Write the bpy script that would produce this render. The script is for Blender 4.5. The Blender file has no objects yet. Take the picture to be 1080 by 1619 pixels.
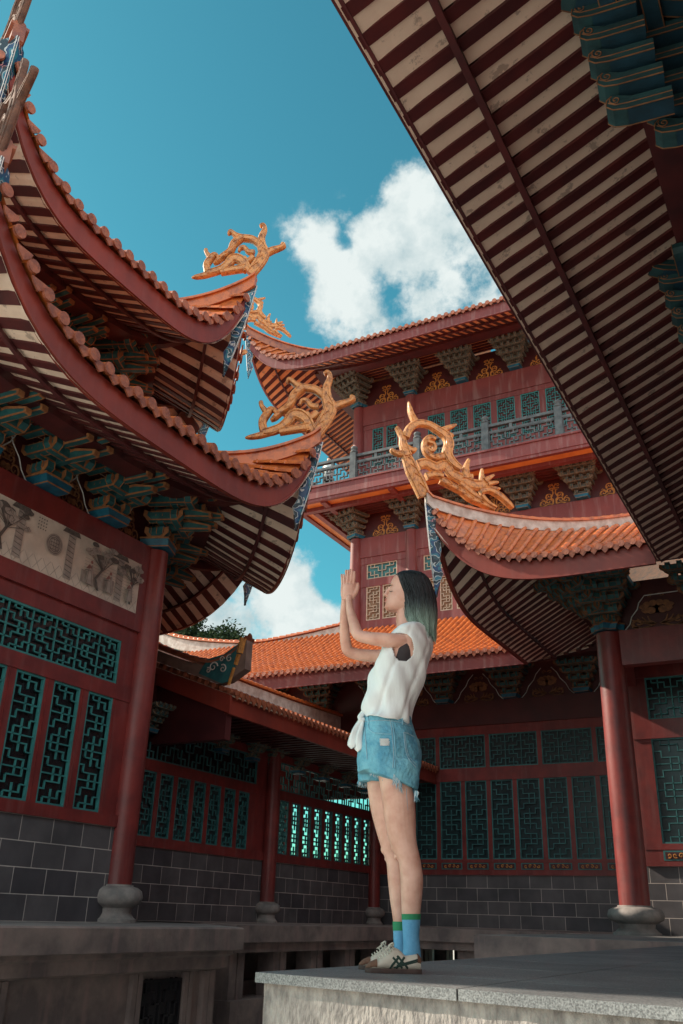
import bpy, math, random
import numpy as np
from mathutils import Vector, Matrix
from math import sin, cos, tan, pi, radians, degrees, atan, atan2, sqrt, hypot
random.seed(7)
SC = bpy.context.scene
COL = SC.collection
# ------------------------------------------------------------------ camera
PW, PH = 1080.0, 1619.0
FPX = 1426.0
PITCH = atan(640 / 1426.0); YAW = radians(28.8); ROLL = atan(96 / 3176.0)
fwd = Vector((-sin(YAW) * cos(PITCH), cos(YAW) * cos(PITCH), sin(PITCH)))
r0 = Vector((cos(YAW), sin(YAW), 0)); u0 = r0.cross(fwd)
camR = cos(ROLL) * r0 + sin(ROLL) * u0
camU = -sin(ROLL) * r0 + cos(ROLL) * u0
CZ = 0.17
CAMP = Vector((0, 0, CZ))
cd = bpy.data.cameras.new('camera'); cam = bpy.data.objects.new('camera', cd); COL.objects.link(cam)
cd.sensor_fit = 'VERTICAL'; cd.sensor_height = 36.0; cd.lens = 36.0 * FPX / PH
cd.clip_start = 0.05; cd.clip_end = 3000
cam.matrix_world = Matrix(((camR.x, camU.x, -fwd.x, 0), (camR.y, camU.y, -fwd.y, 0), (camR.z, camU.z, -fwd.z, CZ), (0, 0, 0, 1)))
SC.camera = cam
SC.view_settings.view_transform = 'Standard'; SC.view_settings.look = 'None'
SC.view_settings.exposure = 1.15; SC.view_settings.gamma = 1.0

def ray(x, y): return fwd + camR * ((x - PW / 2) / FPX) - camU * ((y - PH / 2) / FPX)
def at_z(x, y, z): d = ray(x, y); return CAMP + d * ((z - CZ) / d.z)
def at_x(x, y, X): d = ray(x, y); return CAMP + d * (X / d.x)
def at_y(x, y, Y): d = ray(x, y); return CAMP + d * (Y / d.y)
def at_plane(x, y, p0, n): d = ray(x, y); return CAMP + d * ((Vector(p0) - CAMP).dot(n) / d.dot(n))

# ------------------------------------------------------------------ light
SUN_DIR = Vector((-0.985, -0.15, 0)).normalized() * cos(radians(31)) + Vector((0, 0, sin(radians(31))))
sd = bpy.data.lights.new('sun', 'SUN'); sun = bpy.data.objects.new('sun', sd); COL.objects.link(sun)
sd.energy = 3.6; sd.angle = radians(0.6); sd.color = (1.0, 0.86, 0.70)
sun.rotation_euler = (-SUN_DIR).to_track_quat('-Z', 'Y').to_euler()
W = bpy.data.worlds.new('World'); SC.world = W; W.use_nodes = True
wn = W.node_tree; wn.nodes.clear()
def N(t, ty, **k):
    n = t.nodes.new(ty)
    for a, b in k.items(): setattr(n, a, b)
    return n
def L(t, a, b): t.links.new(a, b)
sky = N(wn, 'ShaderNodeTexSky', sky_type='NISHITA', sun_disc=False)
sky.sun_elevation = radians(31); sky.sun_rotation = atan2(SUN_DIR.x, SUN_DIR.y); sky.air_density = 1.0; sky.dust_density = 0.6; sky.ozone_density = 1.0
bg = N(wn, 'ShaderNodeBackground'); bg.inputs[1].default_value = 0.13
out = N(wn, 'ShaderNodeOutputWorld'); L(wn, bg.outputs[0], out.inputs[0])
tint = N(wn, 'ShaderNodeMix', data_type='RGBA', blend_type='MULTIPLY'); tint.inputs[0].default_value = 1
L(wn, sky.outputs[0], tint.inputs[6]); tint.inputs[7].default_value = (0.19, 0.59, 0.49, 1)
tc = N(wn, 'ShaderNodeTexCoord')
def vmath(op, a=None, b=None, t=wn):
    n = N(t, 'ShaderNodeVectorMath', operation=op)
    for i, v in enumerate((a, b)):
        if v is None: continue
        if isinstance(v, (tuple, Vector)): n.inputs[i].default_value = tuple(v)
        else: L(t, v, n.inputs[i])
    return n
def fm(op, a=None, b=None, c=None, t=wn, clamp=False):
    n = N(t, 'ShaderNodeMath', operation=op, use_clamp=clamp)
    for i, v in enumerate((a, b, c)):
        if v is None: continue
        if isinstance(v, (int, float)): n.inputs[i].default_value = v
        else: L(t, v, n.inputs[i])
    return n.outputs[0]
wdir = tc.outputs['Generated']
n1 = N(wn, 'ShaderNodeTexNoise'); n1.inputs['Scale'].default_value = 7.0; n1.inputs['Detail'].default_value = 9; n1.inputs['Roughness'].default_value = 0.62
L(wn, wdir, n1.inputs['Vector'])
n2 = N(wn, 'ShaderNodeTexNoise'); n2.inputs['Scale'].default_value = 16.0; n2.inputs['Detail'].default_value = 6; n2.inputs['Roughness'].default_value = 0.6
L(wn, vmath('ADD', wdir, (3.1, 1.7, 0.4)).outputs[0], n2.inputs['Vector'])
CLOUDS = [(530, 450, .056, .95), (500, 400, .038, .8), (570, 420, .04, .7), (600, 385, .045, .8), (655, 345, .045, .95), (700, 375, .06, 1.0), (735, 430, .065, 1.0), (690, 470, .045, .8), (760, 480, .05, .8), (640, 420, .035, .6), (575, 495, .035, .3),
          (450, 900, .055, .85), (400, 930, .05, .8), (475, 985, .06, 1.1), (430, 960, .07, .9), (370, 985, .07, .9), (500, 1000, .04, .7), (330, 950, .06, .6), (1250, 700, .25, .9), (-500, 900, .3, .8)]
BACK_FILL = [((.5, -.85, .35), .75, 1.6), ((.95, .1, .5), .40, 1.5), ((.15, -.55, .85), .42, 1.6), ((-.6, -.75, .35), .5, 1.5), ((.9, -.4, .2), .5, 1.5), ((.3, 0, 1), .28, 1.3)]  # clouds out of view, added as fill light
acc = None; accb = None; nfront = len(CLOUDS); ci = 0
for (dv, rad, wgt) in [(ray(a, b).normalized(), c, d) for a, b, c, d in CLOUDS] + [(Vector(a).normalized(), b, c) for a, b, c in BACK_FILL]:
    dt = vmath('DISTANCE', wdir, dv).outputs['Value']
    g = fm('MULTIPLY', fm('EXPONENT', fm('MULTIPLY', fm('POWER', fm('DIVIDE', dt, rad), 2.0), -1.0)), wgt)
    acc = g if acc is None else fm('MAXIMUM', acc, g)
    if ci >= nfront: accb = g if accb is None else fm('MAXIMUM', accb, g)
    ci += 1
for (a_, b_, rad, wgt) in ((548, 390, .015, .45), (608, 482, .018, .12), (525, 930, .022, .6)):
    dt = vmath('DISTANCE', wdir, ray(a_, b_).normalized()).outputs['Value']
    acc = fm('SUBTRACT', acc, fm('MULTIPLY', fm('EXPONENT', fm('MULTIPLY', fm('POWER', fm('DIVIDE', dt, rad), 2.0), -1.0)), wgt))
low = fm('MULTIPLY', fm('SUBTRACT', n1.outputs[0], 0.5), 3.3)
dens = fm('ADD', fm('SUBTRACT', acc, 0.46), low)
mask = N(wn, 'ShaderNodeMapRange', interpolation_type='SMOOTHSTEP'); L(wn, dens, mask.inputs[0]); mask.inputs[1].default_value = 0.0; mask.inputs[2].default_value = 0.42
near = N(wn, 'ShaderNodeMapRange'); L(wn, acc, near.inputs[0]); near.inputs[1].default_value = 0.02; near.inputs[2].default_value = 0.2
mk = fm('MULTIPLY', mask.outputs[0], near.outputs[0])
ccol = N(wn, 'ShaderNodeValToRGB'); ccol.color_ramp.elements[0].position = 0.30; ccol.color_ramp.elements[0].color = (1.5, 2.0, 2.12, 1)
ccol.color_ramp.elements[1].position = 0.62; ccol.color_ramp.elements[1].color = (2.85, 3.1, 3.05, 1)
L(wn, fm('ADD', n2.outputs[0], fm('MULTIPLY', fm('SUBTRACT', dens, 0.2), 0.15)), ccol.inputs[0])
cmix = N(wn, 'ShaderNodeMix', data_type='RGBA'); L(wn, mk, cmix.inputs[0]); L(wn, tint.outputs[2], cmix.inputs[6])
# unseen cloud bank added behind the viewer, brightened for fill light
sc_ = vmath('SCALE', ccol.outputs[0]); L(wn, fm('ADD', fm('MULTIPLY', fm('MINIMUM', accb, 1.0), 0.9), 1.0), sc_.inputs['Scale']); L(wn, sc_.outputs[0], cmix.inputs[7])
L(wn, cmix.outputs[2], bg.inputs[0])

# ------------------------------------------------------------------ materials
def principled(name):
    m = bpy.data.materials.new(name); m.use_nodes = True
    t = m.node_tree; b = t.nodes['Principled BSDF']; return m, t, b
def mat(name, c1, c2=None, rough=0.6, scale=3.0, bump=0.15, bscale=30.0, stretch=(1, 1, 1), detail=6, lo=.38, hi=.62, spec=0.5, coat=0.0, bdist=0.01, streak=0.0):
    m, t, b = principled(name)
    g = N(t, 'ShaderNodeTexCoord'); mp = N(t, 'ShaderNodeMapping'); mp.inputs['Scale'].default_value = stretch
    L(t, g.outputs['Object'], mp.inputs[0])
    n = N(t, 'ShaderNodeTexNoise'); n.inputs['Scale'].default_value = scale; n.inputs['Detail'].default_value = detail; n.inputs['Roughness'].default_value = .6
    L(t, mp.outputs[0], n.inputs['Vector'])
    r = N(t, 'ShaderNodeValToRGB'); c2 = c2 or tuple(x * .7 for x in c1)
    r.color_ramp.elements[0].position = lo; r.color_ramp.elements[0].color = (*c2, 1)
    r.color_ramp.elements[1].position = hi; r.color_ramp.elements[1].color = (*c1, 1)
    L(t, n.outputs[0], r.inputs[0]); src = r.outputs[0]
    if streak:
        m2 = N(t, 'ShaderNodeMapping'); m2.inputs['Scale'].default_value = (5, 5, .5); L(t, g.outputs['Object'], m2.inputs[0])
        n3 = N(t, 'ShaderNodeTexNoise'); n3.inputs['Scale'].default_value = 1.6; n3.inputs['Detail'].default_value = 7; L(t, m2.outputs[0], n3.inputs['Vector'])
        mr = N(t, 'ShaderNodeMapRange'); L(t, n3.outputs[0], mr.inputs[0]); mr.inputs[1].default_value = .52; mr.inputs[2].default_value = .68; mr.inputs[4].default_value = streak
        mx = N(t, 'ShaderNodeMix', data_type='RGBA'); L(t, mr.outputs[0], mx.inputs[0]); L(t, src, mx.inputs[6]); mx.inputs[7].default_value = (.32, .20, .19, 1); src = mx.outputs[2]
    L(t, src, b.inputs['Base Color']); b.inputs['Roughness'].default_value = rough
    b.inputs['Specular IOR Level'].default_value = spec; b.inputs['Coat Weight'].default_value = coat
    if bump:
        n2 = N(t, 'ShaderNodeTexNoise'); n2.inputs['Scale'].default_value = bscale; n2.inputs['Detail'].default_value = 4; L(t, mp.outputs[0], n2.inputs['Vector'])
        bp = N(t, 'ShaderNodeBump'); bp.inputs['Strength'].default_value = bump; bp.inputs['Distance'].default_value = bdist
        L(t, n2.outputs[0], bp.inputs['Height']); L(t, bp.outputs[0], b.inputs['Normal'])
    return m
M = {}
M['red'] = mat('red_lacquer', (.215, .028, .025), (.145, .021, .021), .45, 2.5, .25, 12, streak=.12)
M['fascia'] = mat('fascia_red', (.27, .038, .023), (.18, .027, .019), .5, 1.0, .15, 20, streak=.06)
M['towerred'] = mat('weathered_maroon', (.215, .040, .038), (.155, .030, .031), .6, .8, .2, 15, streak=.35)
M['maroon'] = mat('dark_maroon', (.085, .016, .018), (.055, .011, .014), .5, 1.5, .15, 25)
M['rafter'] = mat('rafter_maroon', (.105, .018, .019), (.06, .013, .016), .55, 2.0, .1, 25)
def soffit_mat(name, c1, c2):
    m = mat(name, c1, c2, .8, 1.5, .3, 9, lo=.3, hi=.6, bdist=.02)
    t = m.node_tree; b = t.nodes['Principled BSDF']; src = b.inputs['Base Color'].links[0].from_socket
    g = N(t, 'ShaderNodeTexCoord'); n = N(t, 'ShaderNodeTexNoise'); n.inputs['Scale'].default_value = 4.5; n.inputs['Detail'].default_value = 8; n.inputs['Roughness'].default_value = .7
    L(t, g.outputs['Object'], n.inputs['Vector']); r = N(t, 'ShaderNodeMapRange'); L(t, n.outputs[0], r.inputs[0]); r.inputs[1].default_value = .58; r.inputs[2].default_value = .63
    mx = N(t, 'ShaderNodeMix', data_type='RGBA'); L(t, fm('MULTIPLY', r.outputs[0], .55, t=t), mx.inputs[0]); L(t, src, mx.inputs[6]); mx.inputs[7].default_value = (.20, .14, .12, 1)
    L(t, mx.outputs[2], b.inputs['Base Color']); return m
M['beige'] = soffit_mat('peeling_cream_paint', (.86, .70, .58), (.72, .56, .46))
M['bounce_cream'] = soffit_mat('cream_bounce_tint', (.90, .42, .20), (.76, .33, .16))  # cream boards tinted orange; warm bounce from the roof below put into colour
M['bounce_orange'] = mat('bounce_orange_board', (.75, .30, .08), (.6, .22, .06), .6, 1.5)  # orange under the balcony stands in for warm bounced light
M['tile'] = mat('orange_glazed_tile', (.60, .150, .034), (.26, .062, .024), .36, 5.5, .25, 14, spec=.55, coat=.2, lo=.30, hi=.55)
M['tileend'] = mat('tile_end', (.40, .125, .062), (.22, .065, .04), .5, 9.0, .6, 26, bdist=.02)
M['tiledark'] = mat('weathered_tile', (.36, .12, .06), (.20, .065, .05), .45, 4.0, .3, 16, coat=.1)
M['horn'] = mat('ochre_glazed_ornament', (.68, .30, .09), (.30, .115, .045), .5, 11.0, .8, 34, lo=.34, hi=.54, coat=.25, bdist=.015)
M['plaster'] = mat('white_ridge_plaster', (.62, .56, .52), (.42, .34, .30), .8, 5.0, .3, 30)
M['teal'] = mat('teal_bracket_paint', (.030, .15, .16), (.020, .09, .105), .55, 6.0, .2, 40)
M['teal_shaded'] = mat('shaded_teal_paint', (.018, .075, .088), (.012, .045, .055), .65, 6.0, .3, 40)  # darker copy of the bracket teal, shade put into the colour
M['blue_shaded'] = mat('shaded_blue_paint', (.012, .06, .10), (.009, .04, .065), .6, 6.0, .2, 40)  # darker copy of the bracket blue, with the hall's shade painted in
M['orange_dark'] = mat('dark_orange_trim', (.26, .12, .055), (.16, .07, .035), .7, 9.0)  # darker orange; on the overhead hall brackets it carries painted shade
M['blue'] = mat('blue_bracket_paint', (.014, .15, .24), (.010, .09, .16), .5, 6.0, .2, 40)
M['orange'] = mat('orange_trim_paint', (.42, .19, .075), (.28, .11, .05), .6, 9.0)
M['oldteal'] = mat('faded_bracket_paint', (.115, .125, .11), (.06, .075, .072), .75, 7.0, .3, 40)
M['oldedge'] = mat('faded_bracket_edge', (.25, .19, .13), (.16, .12, .085), .75, 9.0)
M['gold'] = mat('gold_scroll_paint', (.62, .28, .06), (.42, .16, .04), .5, 12.0, .4, 50)
M['dullgold'] = mat('dull_gold_scroll', (.30, .13, .05), (.17, .07, .035), .5, 12.0, .4, 50)
M['lattice'] = mat('teal_lattice_paint', (.045, .24, .24), (.03, .165, .17), .5, 5.0, .15, 40)
M['lattice_dark'] = mat('dark_teal_lattice', (.045, .19, .195), (.03, .13, .14), .5, 5.0)
M['lattice_pale'] = mat('pale_lattice_paint', (.60, .48, .36), (.45, .34, .26), .6, 6.0)
M['pane_teal'] = mat('dim_teal_pane', (.022, .05, .056), (.012, .028, .034), .3, 2.5, 0)
M['pane'] = mat('dark_pane', (.016, .014, .018), (.008, .008, .010), .25, 2.0, 0)
M['pane_warm'] = mat('warm_pane', (.30, .16, .08), (.20, .11, .06), .5, 2.0, 0)
M['stone'] = mat('grey_stone', (.30, .265, .25), (.18, .165, .16), .75, 4.0, .4, 40, streak=.2)
M['podium'] = mat('stained_podium_stone', (.25, .19, .175), (.12, .095, .095), .8, 1.7, .4, 25, streak=.35)
M['ground'] = mat('pale_courtyard_paving', (.60, .54, .47), (.50, .45, .40), .8, 1.0, .2)
M['floor'] = mat('porch_floor', (.24, .225, .22), (.15, .14, .14), .6, 2.0, .3, 25)
M['rail'] = mat('grey_stone_rail', (.12, .135, .145), (.06, .07, .08), .7, 4.0, .3, 30)
M['slabside'] = mat('rough_granite', (.36, .33, .31), (.16, .145, .14), .85, 26.0, .7, 60, detail=8, lo=.35, hi=.65, stretch=(1, 1, .45), bdist=.02)
M['under'] = mat('black_spear_tip', (.03, .03, .03), (.02, .02, .02), .6)
M['white'] = mat('white_line_paint', (.75, .78, .78), (.6, .62, .63), .6)
M['horn_brown'] = mat('shaded_weathered_brown', (.19, .095, .065), (.09, .05, .04), .8, 6.0, .6, 30)  # weathered brown, with the near corner's shaded side put into the colour

def brick_mat():
    m, t, b = principled('grey_stone_blocks')
    uv = N(t, 'ShaderNodeUVMap'); br = N(t, 'ShaderNodeTexBrick')
    br.inputs['Scale'].default_value = 1.0; br.inputs['Mortar Size'].default_value = .007; br.inputs['Mortar Smooth'].default_value = .3
    br.inputs['Brick Width'].default_value = .60; br.inputs['Row Height'].default_value = .3325
    br.inputs['Color1'].default_value = (.115, .108, .115, 1); br.inputs['Color2'].default_value = (.062, .060, .070, 1); br.inputs['Mortar'].default_value = (.50, .45, .42, 1)
    L(t, uv.outputs[0], br.inputs[0])
    n = N(t, 'ShaderNodeTexNoise'); n.inputs['Scale'].default_value = 2.2; n.inputs['Detail'].default_value = 7
    g = N(t, 'ShaderNodeTexCoord'); L(t, g.outputs['Object'], n.inputs['Vector'])
    mx = N(t, 'ShaderNodeMix', data_type='RGBA', blend_type='MULTIPLY'); mx.inputs[0].default_value = .8
    r = N(t, 'ShaderNodeValToRGB'); r.color_ramp.elements[0].position = .3; r.color_ramp.elements[0].color = (.6, .6, .62, 1); r.color_ramp.elements[1].position = .7; r.color_ramp.elements[1].color = (1.25, 1.2, 1.2, 1)
    L(t, n.outputs[0], r.inputs[0]); L(t, br.outputs[0], mx.inputs[6]); L(t, r.outputs[0], mx.inputs[7]); L(t, mx.outputs[2], b.inputs['Base Color'])
    b.inputs['Roughness'].default_value = .55
    bp = N(t, 'ShaderNodeBump'); bp.inputs['Strength'].default_value = .35; bp.inputs['Distance'].default_value = .01
    n2 = N(t, 'ShaderNodeTexNoise'); n2.inputs['Scale'].default_value = 14; L(t, g.outputs['Object'], n2.inputs['Vector'])
    L(t, fm('SUBTRACT', fm('MULTIPLY', n2.outputs[0], .5, t=t), br.outputs['Fac'], t=t), bp.inputs['Height']); L(t, bp.outputs[0], b.inputs['Normal'])
    return m
M['brick'] = brick_mat()
def swirl_mat():
    m, t, b = principled('painted_swirl_board')
    g = N(t, 'ShaderNodeTexCoord'); v = N(t, 'ShaderNodeTexVoronoi', feature='F1'); v.inputs['Scale'].default_value = 2.6
    n = N(t, 'ShaderNodeTexNoise'); n.inputs['Scale'].default_value = 4.0; n.inputs['Detail'].default_value = 2
    L(t, g.outputs['Object'], n.inputs['Vector'])
    ad = vmath('MULTIPLY_ADD', n.outputs['Color'], (.35, .35, .35), t=t); L(t, g.outputs['Object'], ad.inputs[2]); L(t, ad.outputs[0], v.inputs['Vector'])
    w = fm('FRACT', fm('MULTIPLY', v.outputs['Distance'], 2.3, t=t), t=t)
    r = N(t, 'ShaderNodeValToRGB'); r.color_ramp.interpolation = 'CONSTANT'; e = r.color_ramp.elements
    e[0].position = 0; e[0].color = (.01, .03, .05, 1); e[1].position = .24; e[1].color = (.50, .56, .58, 1)
    for p, c in ((.31, (.012, .06, .16, 1)), (.60, (.02, .17, .25, 1)), (.80, (.50, .56, .58, 1)), (.86, (.02, .07, .10, 1))):
        q = e.new(p); q.color = c
    L(t, w, r.inputs[0])
    n3 = N(t, 'ShaderNodeTexNoise'); n3.inputs['Scale'].default_value = 3.0; L(t, g.outputs['Object'], n3.inputs['Vector'])
    mr = N(t, 'ShaderNodeMapRange'); L(t, n3.outputs[0], mr.inputs[0]); mr.inputs[1].default_value = .60; mr.inputs[2].default_value = .64
    mx = N(t, 'ShaderNodeMix', data_type='RGBA', blend_type='MULTIPLY'); L(t, mr.outputs[0], mx.inputs[0]); L(t, r.outputs[0], mx.inputs[6]); mx.inputs[7].default_value = (1.0, .38, .42, 1)
    L(t, mx.outputs[2], b.inputs['Base Color']); b.inputs['Roughness'].default_value = .4
    return m
M['swirl'] = swirl_mat()
def slab_mat():
    m, t, b = principled('speckled_granite_paving')
    g = N(t, 'ShaderNodeTexCoord'); n = N(t, 'ShaderNodeTexNoise'); n.inputs['Scale'].default_value = 160; n.inputs['Detail'].default_value = 2
    n2 = N(t, 'ShaderNodeTexNoise'); n2.inputs['Scale'].default_value = 1.6; n2.inputs['Detail'].default_value = 7
    for q in (n, n2): L(t, g.outputs['Object'], q.inputs['Vector'])
    r = N(t, 'ShaderNodeValToRGB'); r.color_ramp.elements[0].position = .35; r.color_ramp.elements[0].color = (.11, .115, .12, 1); r.color_ramp.elements[1].position = .65; r.color_ramp.elements[1].color = (.29, .30, .305, 1)
    L(t, n.outputs[0], r.inputs[0])
    r2 = N(t, 'ShaderNodeValToRGB'); r2.color_ramp.elements[0].position = .3; r2.color_ramp.elements[0].color = (.6, .6, .62, 1); r2.color_ramp.elements[1].position = .7; r2.color_ramp.elements[1].color = (1.1, 1.1, 1.1, 1); L(t, n2.outputs[0], r2.inputs[0])
    mx = N(t, 'ShaderNodeMix', data_type='RGBA', blend_type='MULTIPLY'); mx.inputs[0].default_value = 1; L(t, r.outputs[0], mx.inputs[6]); L(t, r2.outputs[0], mx.inputs[7])
    L(t, mx.outputs[2], b.inputs['Base Color']); b.inputs['Roughness'].default_value = .5
    bp = N(t, 'ShaderNodeBump'); bp.inputs['Strength'].default_value = .4; bp.inputs['Distance'].default_value = .004; L(t, n.outputs[0], bp.inputs['Height']); L(t, bp.outputs[0], b.inputs['Normal'])
    return m
M['slab'] = slab_mat()

# ------------------------------------------------------------------ mesh builder
class MB:
    def __init__(s, mtx=None): s.v = []; s.w = []; s.f = []; s.m = []; s.M = mtx or Matrix.Identity(4); s.mi = 0; s.mats = []
    def mat(s, name):
        if name not in s.mats: s.mats.append(name)
        s.mi = s.mats.index(name); return s
    def add(s, vs, fs):
        o = len(s.v)
        for p in vs:
            p = Vector(p); s.v.append(p); s.w.append(s.M @ p)
        for f in fs: s.f.append(tuple(o + i for i in f)); s.m.append(s.mi)
    def box(s, x0, x1, y0, y1, z0, z1):
        if x0 > x1: x0, x1 = x1, x0
        if y0 > y1: y0, y1 = y1, y0
        if z0 > z1: z0, z1 = z1, z0
        s.add([(x0, y0, z0), (x1, y0, z0), (x1, y1, z0), (x0, y1, z0), (x0, y0, z1), (x1, y0, z1), (x1, y1, z1), (x0, y1, z1)],
              [(0, 3, 2, 1), (4, 5, 6, 7), (0, 1, 5, 4), (1, 2, 6, 5), (2, 3, 7, 6), (3, 0, 4, 7)])
    def prism(s, poly, c0, c1, f):
        n = len(poly); s.add([f(a, b, c0) for a, b in poly] + [f(a, b, c1) for a, b in poly],
              [tuple(range(n))[::-1], tuple(range(n, 2 * n))] + [(i, (i + 1) % n, n + (i + 1) % n, n + i) for i in range(n)])
    def lathe(s, prof, cx, cy, seg=24):
        vs = []; fs = []
        for r, z in prof:
            for k in range(seg): a = 2 * pi * k / seg; vs.append((cx + r * cos(a), cy + r * sin(a), z))
        for i in range(len(prof) - 1):
            for k in range(seg):
                k2 = (k + 1) % seg; fs.append((i * seg + k, i * seg + k2, (i + 1) * seg + k2, (i + 1) * seg + k))
        fs.append(tuple(range(seg))[::-1]); fs.append(tuple((len(prof) - 1) * seg + k for k in range(seg)))
        s.add(vs, fs)
    def tube(s, pts, rad, seg=8, flat=None, fr=1.0, cap=True):
        pts = [Vector(p) for p in pts]; n = len(pts)
        if not hasattr(rad, '__len__'): rad = [rad] * n
        vs = []; fs = []; prev = None
        for i, p in enumerate(pts):
            t = (pts[min(i + 1, n - 1)] - pts[max(i - 1, 0)]).normalized()
            if flat is not None: b = Vector(flat); a = b.cross(t)
            else:
                if prev is None: prev = Vector((0, 0, 1)) if abs(t.z) < .9 else Vector((1, 0, 0))
                a = prev - t * prev.dot(t); prev = a.normalized(); b = t.cross(prev); a = prev
            a = a.normalized(); b = b.normalized()
            for k in range(seg): g = 2 * pi * k / seg; vs.append(p + a * (rad[i] * cos(g)) + b * (rad[i] * fr * sin(g)))
        for i in range(n - 1):
            for k in range(seg):
                k2 = (k + 1) % seg; fs.append((i * seg + k, i * seg + k2, (i + 1) * seg + k2, (i + 1) * seg + k))
        if cap: fs.append(tuple(range(seg))[::-1]); fs.append(tuple((n - 1) * seg + k for k in range(seg)))
        s.add(vs, fs)
    def grid(s, rows, closed=False):
        n = len(rows[0]); vs = [p for r in rows for p in r]; fs = []
        for i in range(len(rows) - 1):
            for k in range(n if closed else n - 1):
                k2 = (k + 1) % n; fs.append((i * n + k, i * n + k2, (i + 1) * n + k2, (i + 1) * n + k))
        s.add(vs, fs)
    def build(s, name, parent=None, smooth=False, label=None, autos=None):
        loc = parent_world(parent) if parent else Vector((0, 0, 0))
        me = bpy.data.meshes.new(name)
        me.from_pydata([tuple(p - loc) for p in s.w], [], s.f)
        for k in s.mats: me.materials.append(M[k])
        me.polygons.foreach_set('material_index', s.m)
        uvl = me.uv_layers.new(name='UVMap')
        lv = np.array([tuple(p) for p in s.v])
        uv = np.zeros((len(me.loops), 2)); li = 0
        for f in s.f:
            a, b, c = lv[f[0]], lv[f[1]], lv[f[2]]
            ux, uy, uz = b - a; vx, vy, vz = c - a
            nx, ny, nz = abs(uy * vz - uz * vy), abs(uz * vx - ux * vz), abs(ux * vy - uy * vx)
            q = lv[list(f)]
            if nz >= nx and nz >= ny: uv[li:li + len(f)] = q[:, [0, 1]]
            elif ny >= nx: uv[li:li + len(f)] = q[:, [0, 2]]
            else: uv[li:li + len(f)] = q[:, [1, 2]]
            li += len(f)
        uvl.data.foreach_set('uv', uv.ravel())
        if smooth: me.polygons.foreach_set('use_smooth', [True] * len(me.polygons))
        me.update()
        if smooth and autos: me.set_sharp_from_angle(angle=radians(autos))
        o = bpy.data.objects.new(name, me); COL.objects.link(o)
        if parent: o.parent = parent
        if label: o['label'] = label
        return o
_pw = {}
def parent_world(o):
    p = Vector((0, 0, 0))
    while o is not None: p += Vector(o.location); o = o.parent
    return p
def thing(name, loc, label, cat, group=None):
    o = bpy.data.objects.new(name, None); COL.objects.link(o); o.location = loc; o.empty_display_size = .3
    o['label'] = label; o['category'] = cat
    if group: o['group'] = group
    return o
def tag(o, label=None, cat=None, group=None, kind=None):
    for k, v in (('label', label), ('category', cat), ('group', group), ('kind', kind)):
        if v: o[k] = v
    return o
def frame(ox, oy, ang, oz=0):
    a = radians(ang); n = (cos(a), sin(a)); t = (sin(a), -cos(a))
    return Matrix(((t[0], n[0], 0, ox), (t[1], n[1], 0, oy), (0, 0, 1, oz), (0, 0, 0, 1)))
def spline(pts, k=6):
    pts = [Vector(p) for p in pts]; o = []
    for i in range(len(pts) - 1):
        p0 = pts[max(i - 1, 0)]; p1 = pts[i]; p2 = pts[i + 1]; p3 = pts[min(i + 2, len(pts) - 1)]
        for j in range(k):
            t = j / k; o.append(.5 * ((2 * p1) + (p2 - p0) * t + (2 * p0 - 5 * p1 + 4 * p2 - p3) * t * t + (3 * p1 - p0 - 3 * p2 + p3) * t ** 3))
    o.append(pts[-1]); return o
# ------------------------------------------------------------------ roofs
class Side:
    """one roof side in the frame of its eave: s along the eave, d inward, z up"""
    def __init__(s, fr, Ln, z0, cl=0.0, cr=0.0, upl=True, upr=True, rise=1.75, Lr=3.7, p=4.4, D=4.0, k=2.5, dmax=4.0, a=.42, b=.03):
        s.fr = fr; s.L = Ln; s.z0 = z0; s.cl = cl; s.cr = cr; s.upl = upl; s.upr = upr; s.rise = rise; s.Lr = Lr; s.p = p; s.D = D; s.k = k; s.dmax = dmax; s.a = a; s.b = b
    def up(s, x, d):
        u = 0
        if s.upl: u += max(0, 1 - max(0, x + s.L / 2 - d * s.cl) / s.Lr) ** s.p
        if s.upr: u += max(0, 1 - max(0, s.L / 2 - d * s.cr - x) / s.Lr) ** s.p
        return u * s.rise * max(0, 1 - d / s.D) ** s.k
    def z(s, x, d): return s.z0 + s.a * d + s.b * d * d + s.up(x, d)
    def span(s, x, dm):
        """range of d present at position x"""
        d0, d1 = 0.0, dm
        if x + s.L / 2 < 0:
            if s.cl < 0: d0 = max(d0, (x + s.L / 2) / s.cl)
            else: return None
        elif s.cl > 0: d1 = min(d1, (x + s.L / 2) / s.cl)
        if s.L / 2 - x < 0:
            if s.cr < 0: d0 = max(d0, (s.L / 2 - x) / s.cr)
            else: return None
        elif s.cr > 0: d1 = min(d1, (s.L / 2 - x) / s.cr)
        return (d0, d1) if d1 - d0 > .02 else None
    def P(s, x, d, dz=0): return (x, -d, s.z(x, d) + dz)
    def srange(s, dm):
        return -s.L / 2 + (s.cl * dm if s.cl < 0 else 0), s.L / 2 - (s.cr * dm if s.cr < 0 else 0)
def rows(sd, pitch, dm):
    a, b = sd.srange(dm); n = max(2, int(round((b - a) / pitch))); return [a + (b - a) * (i + .5) / n for i in range(n)], (b - a) / n
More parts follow.
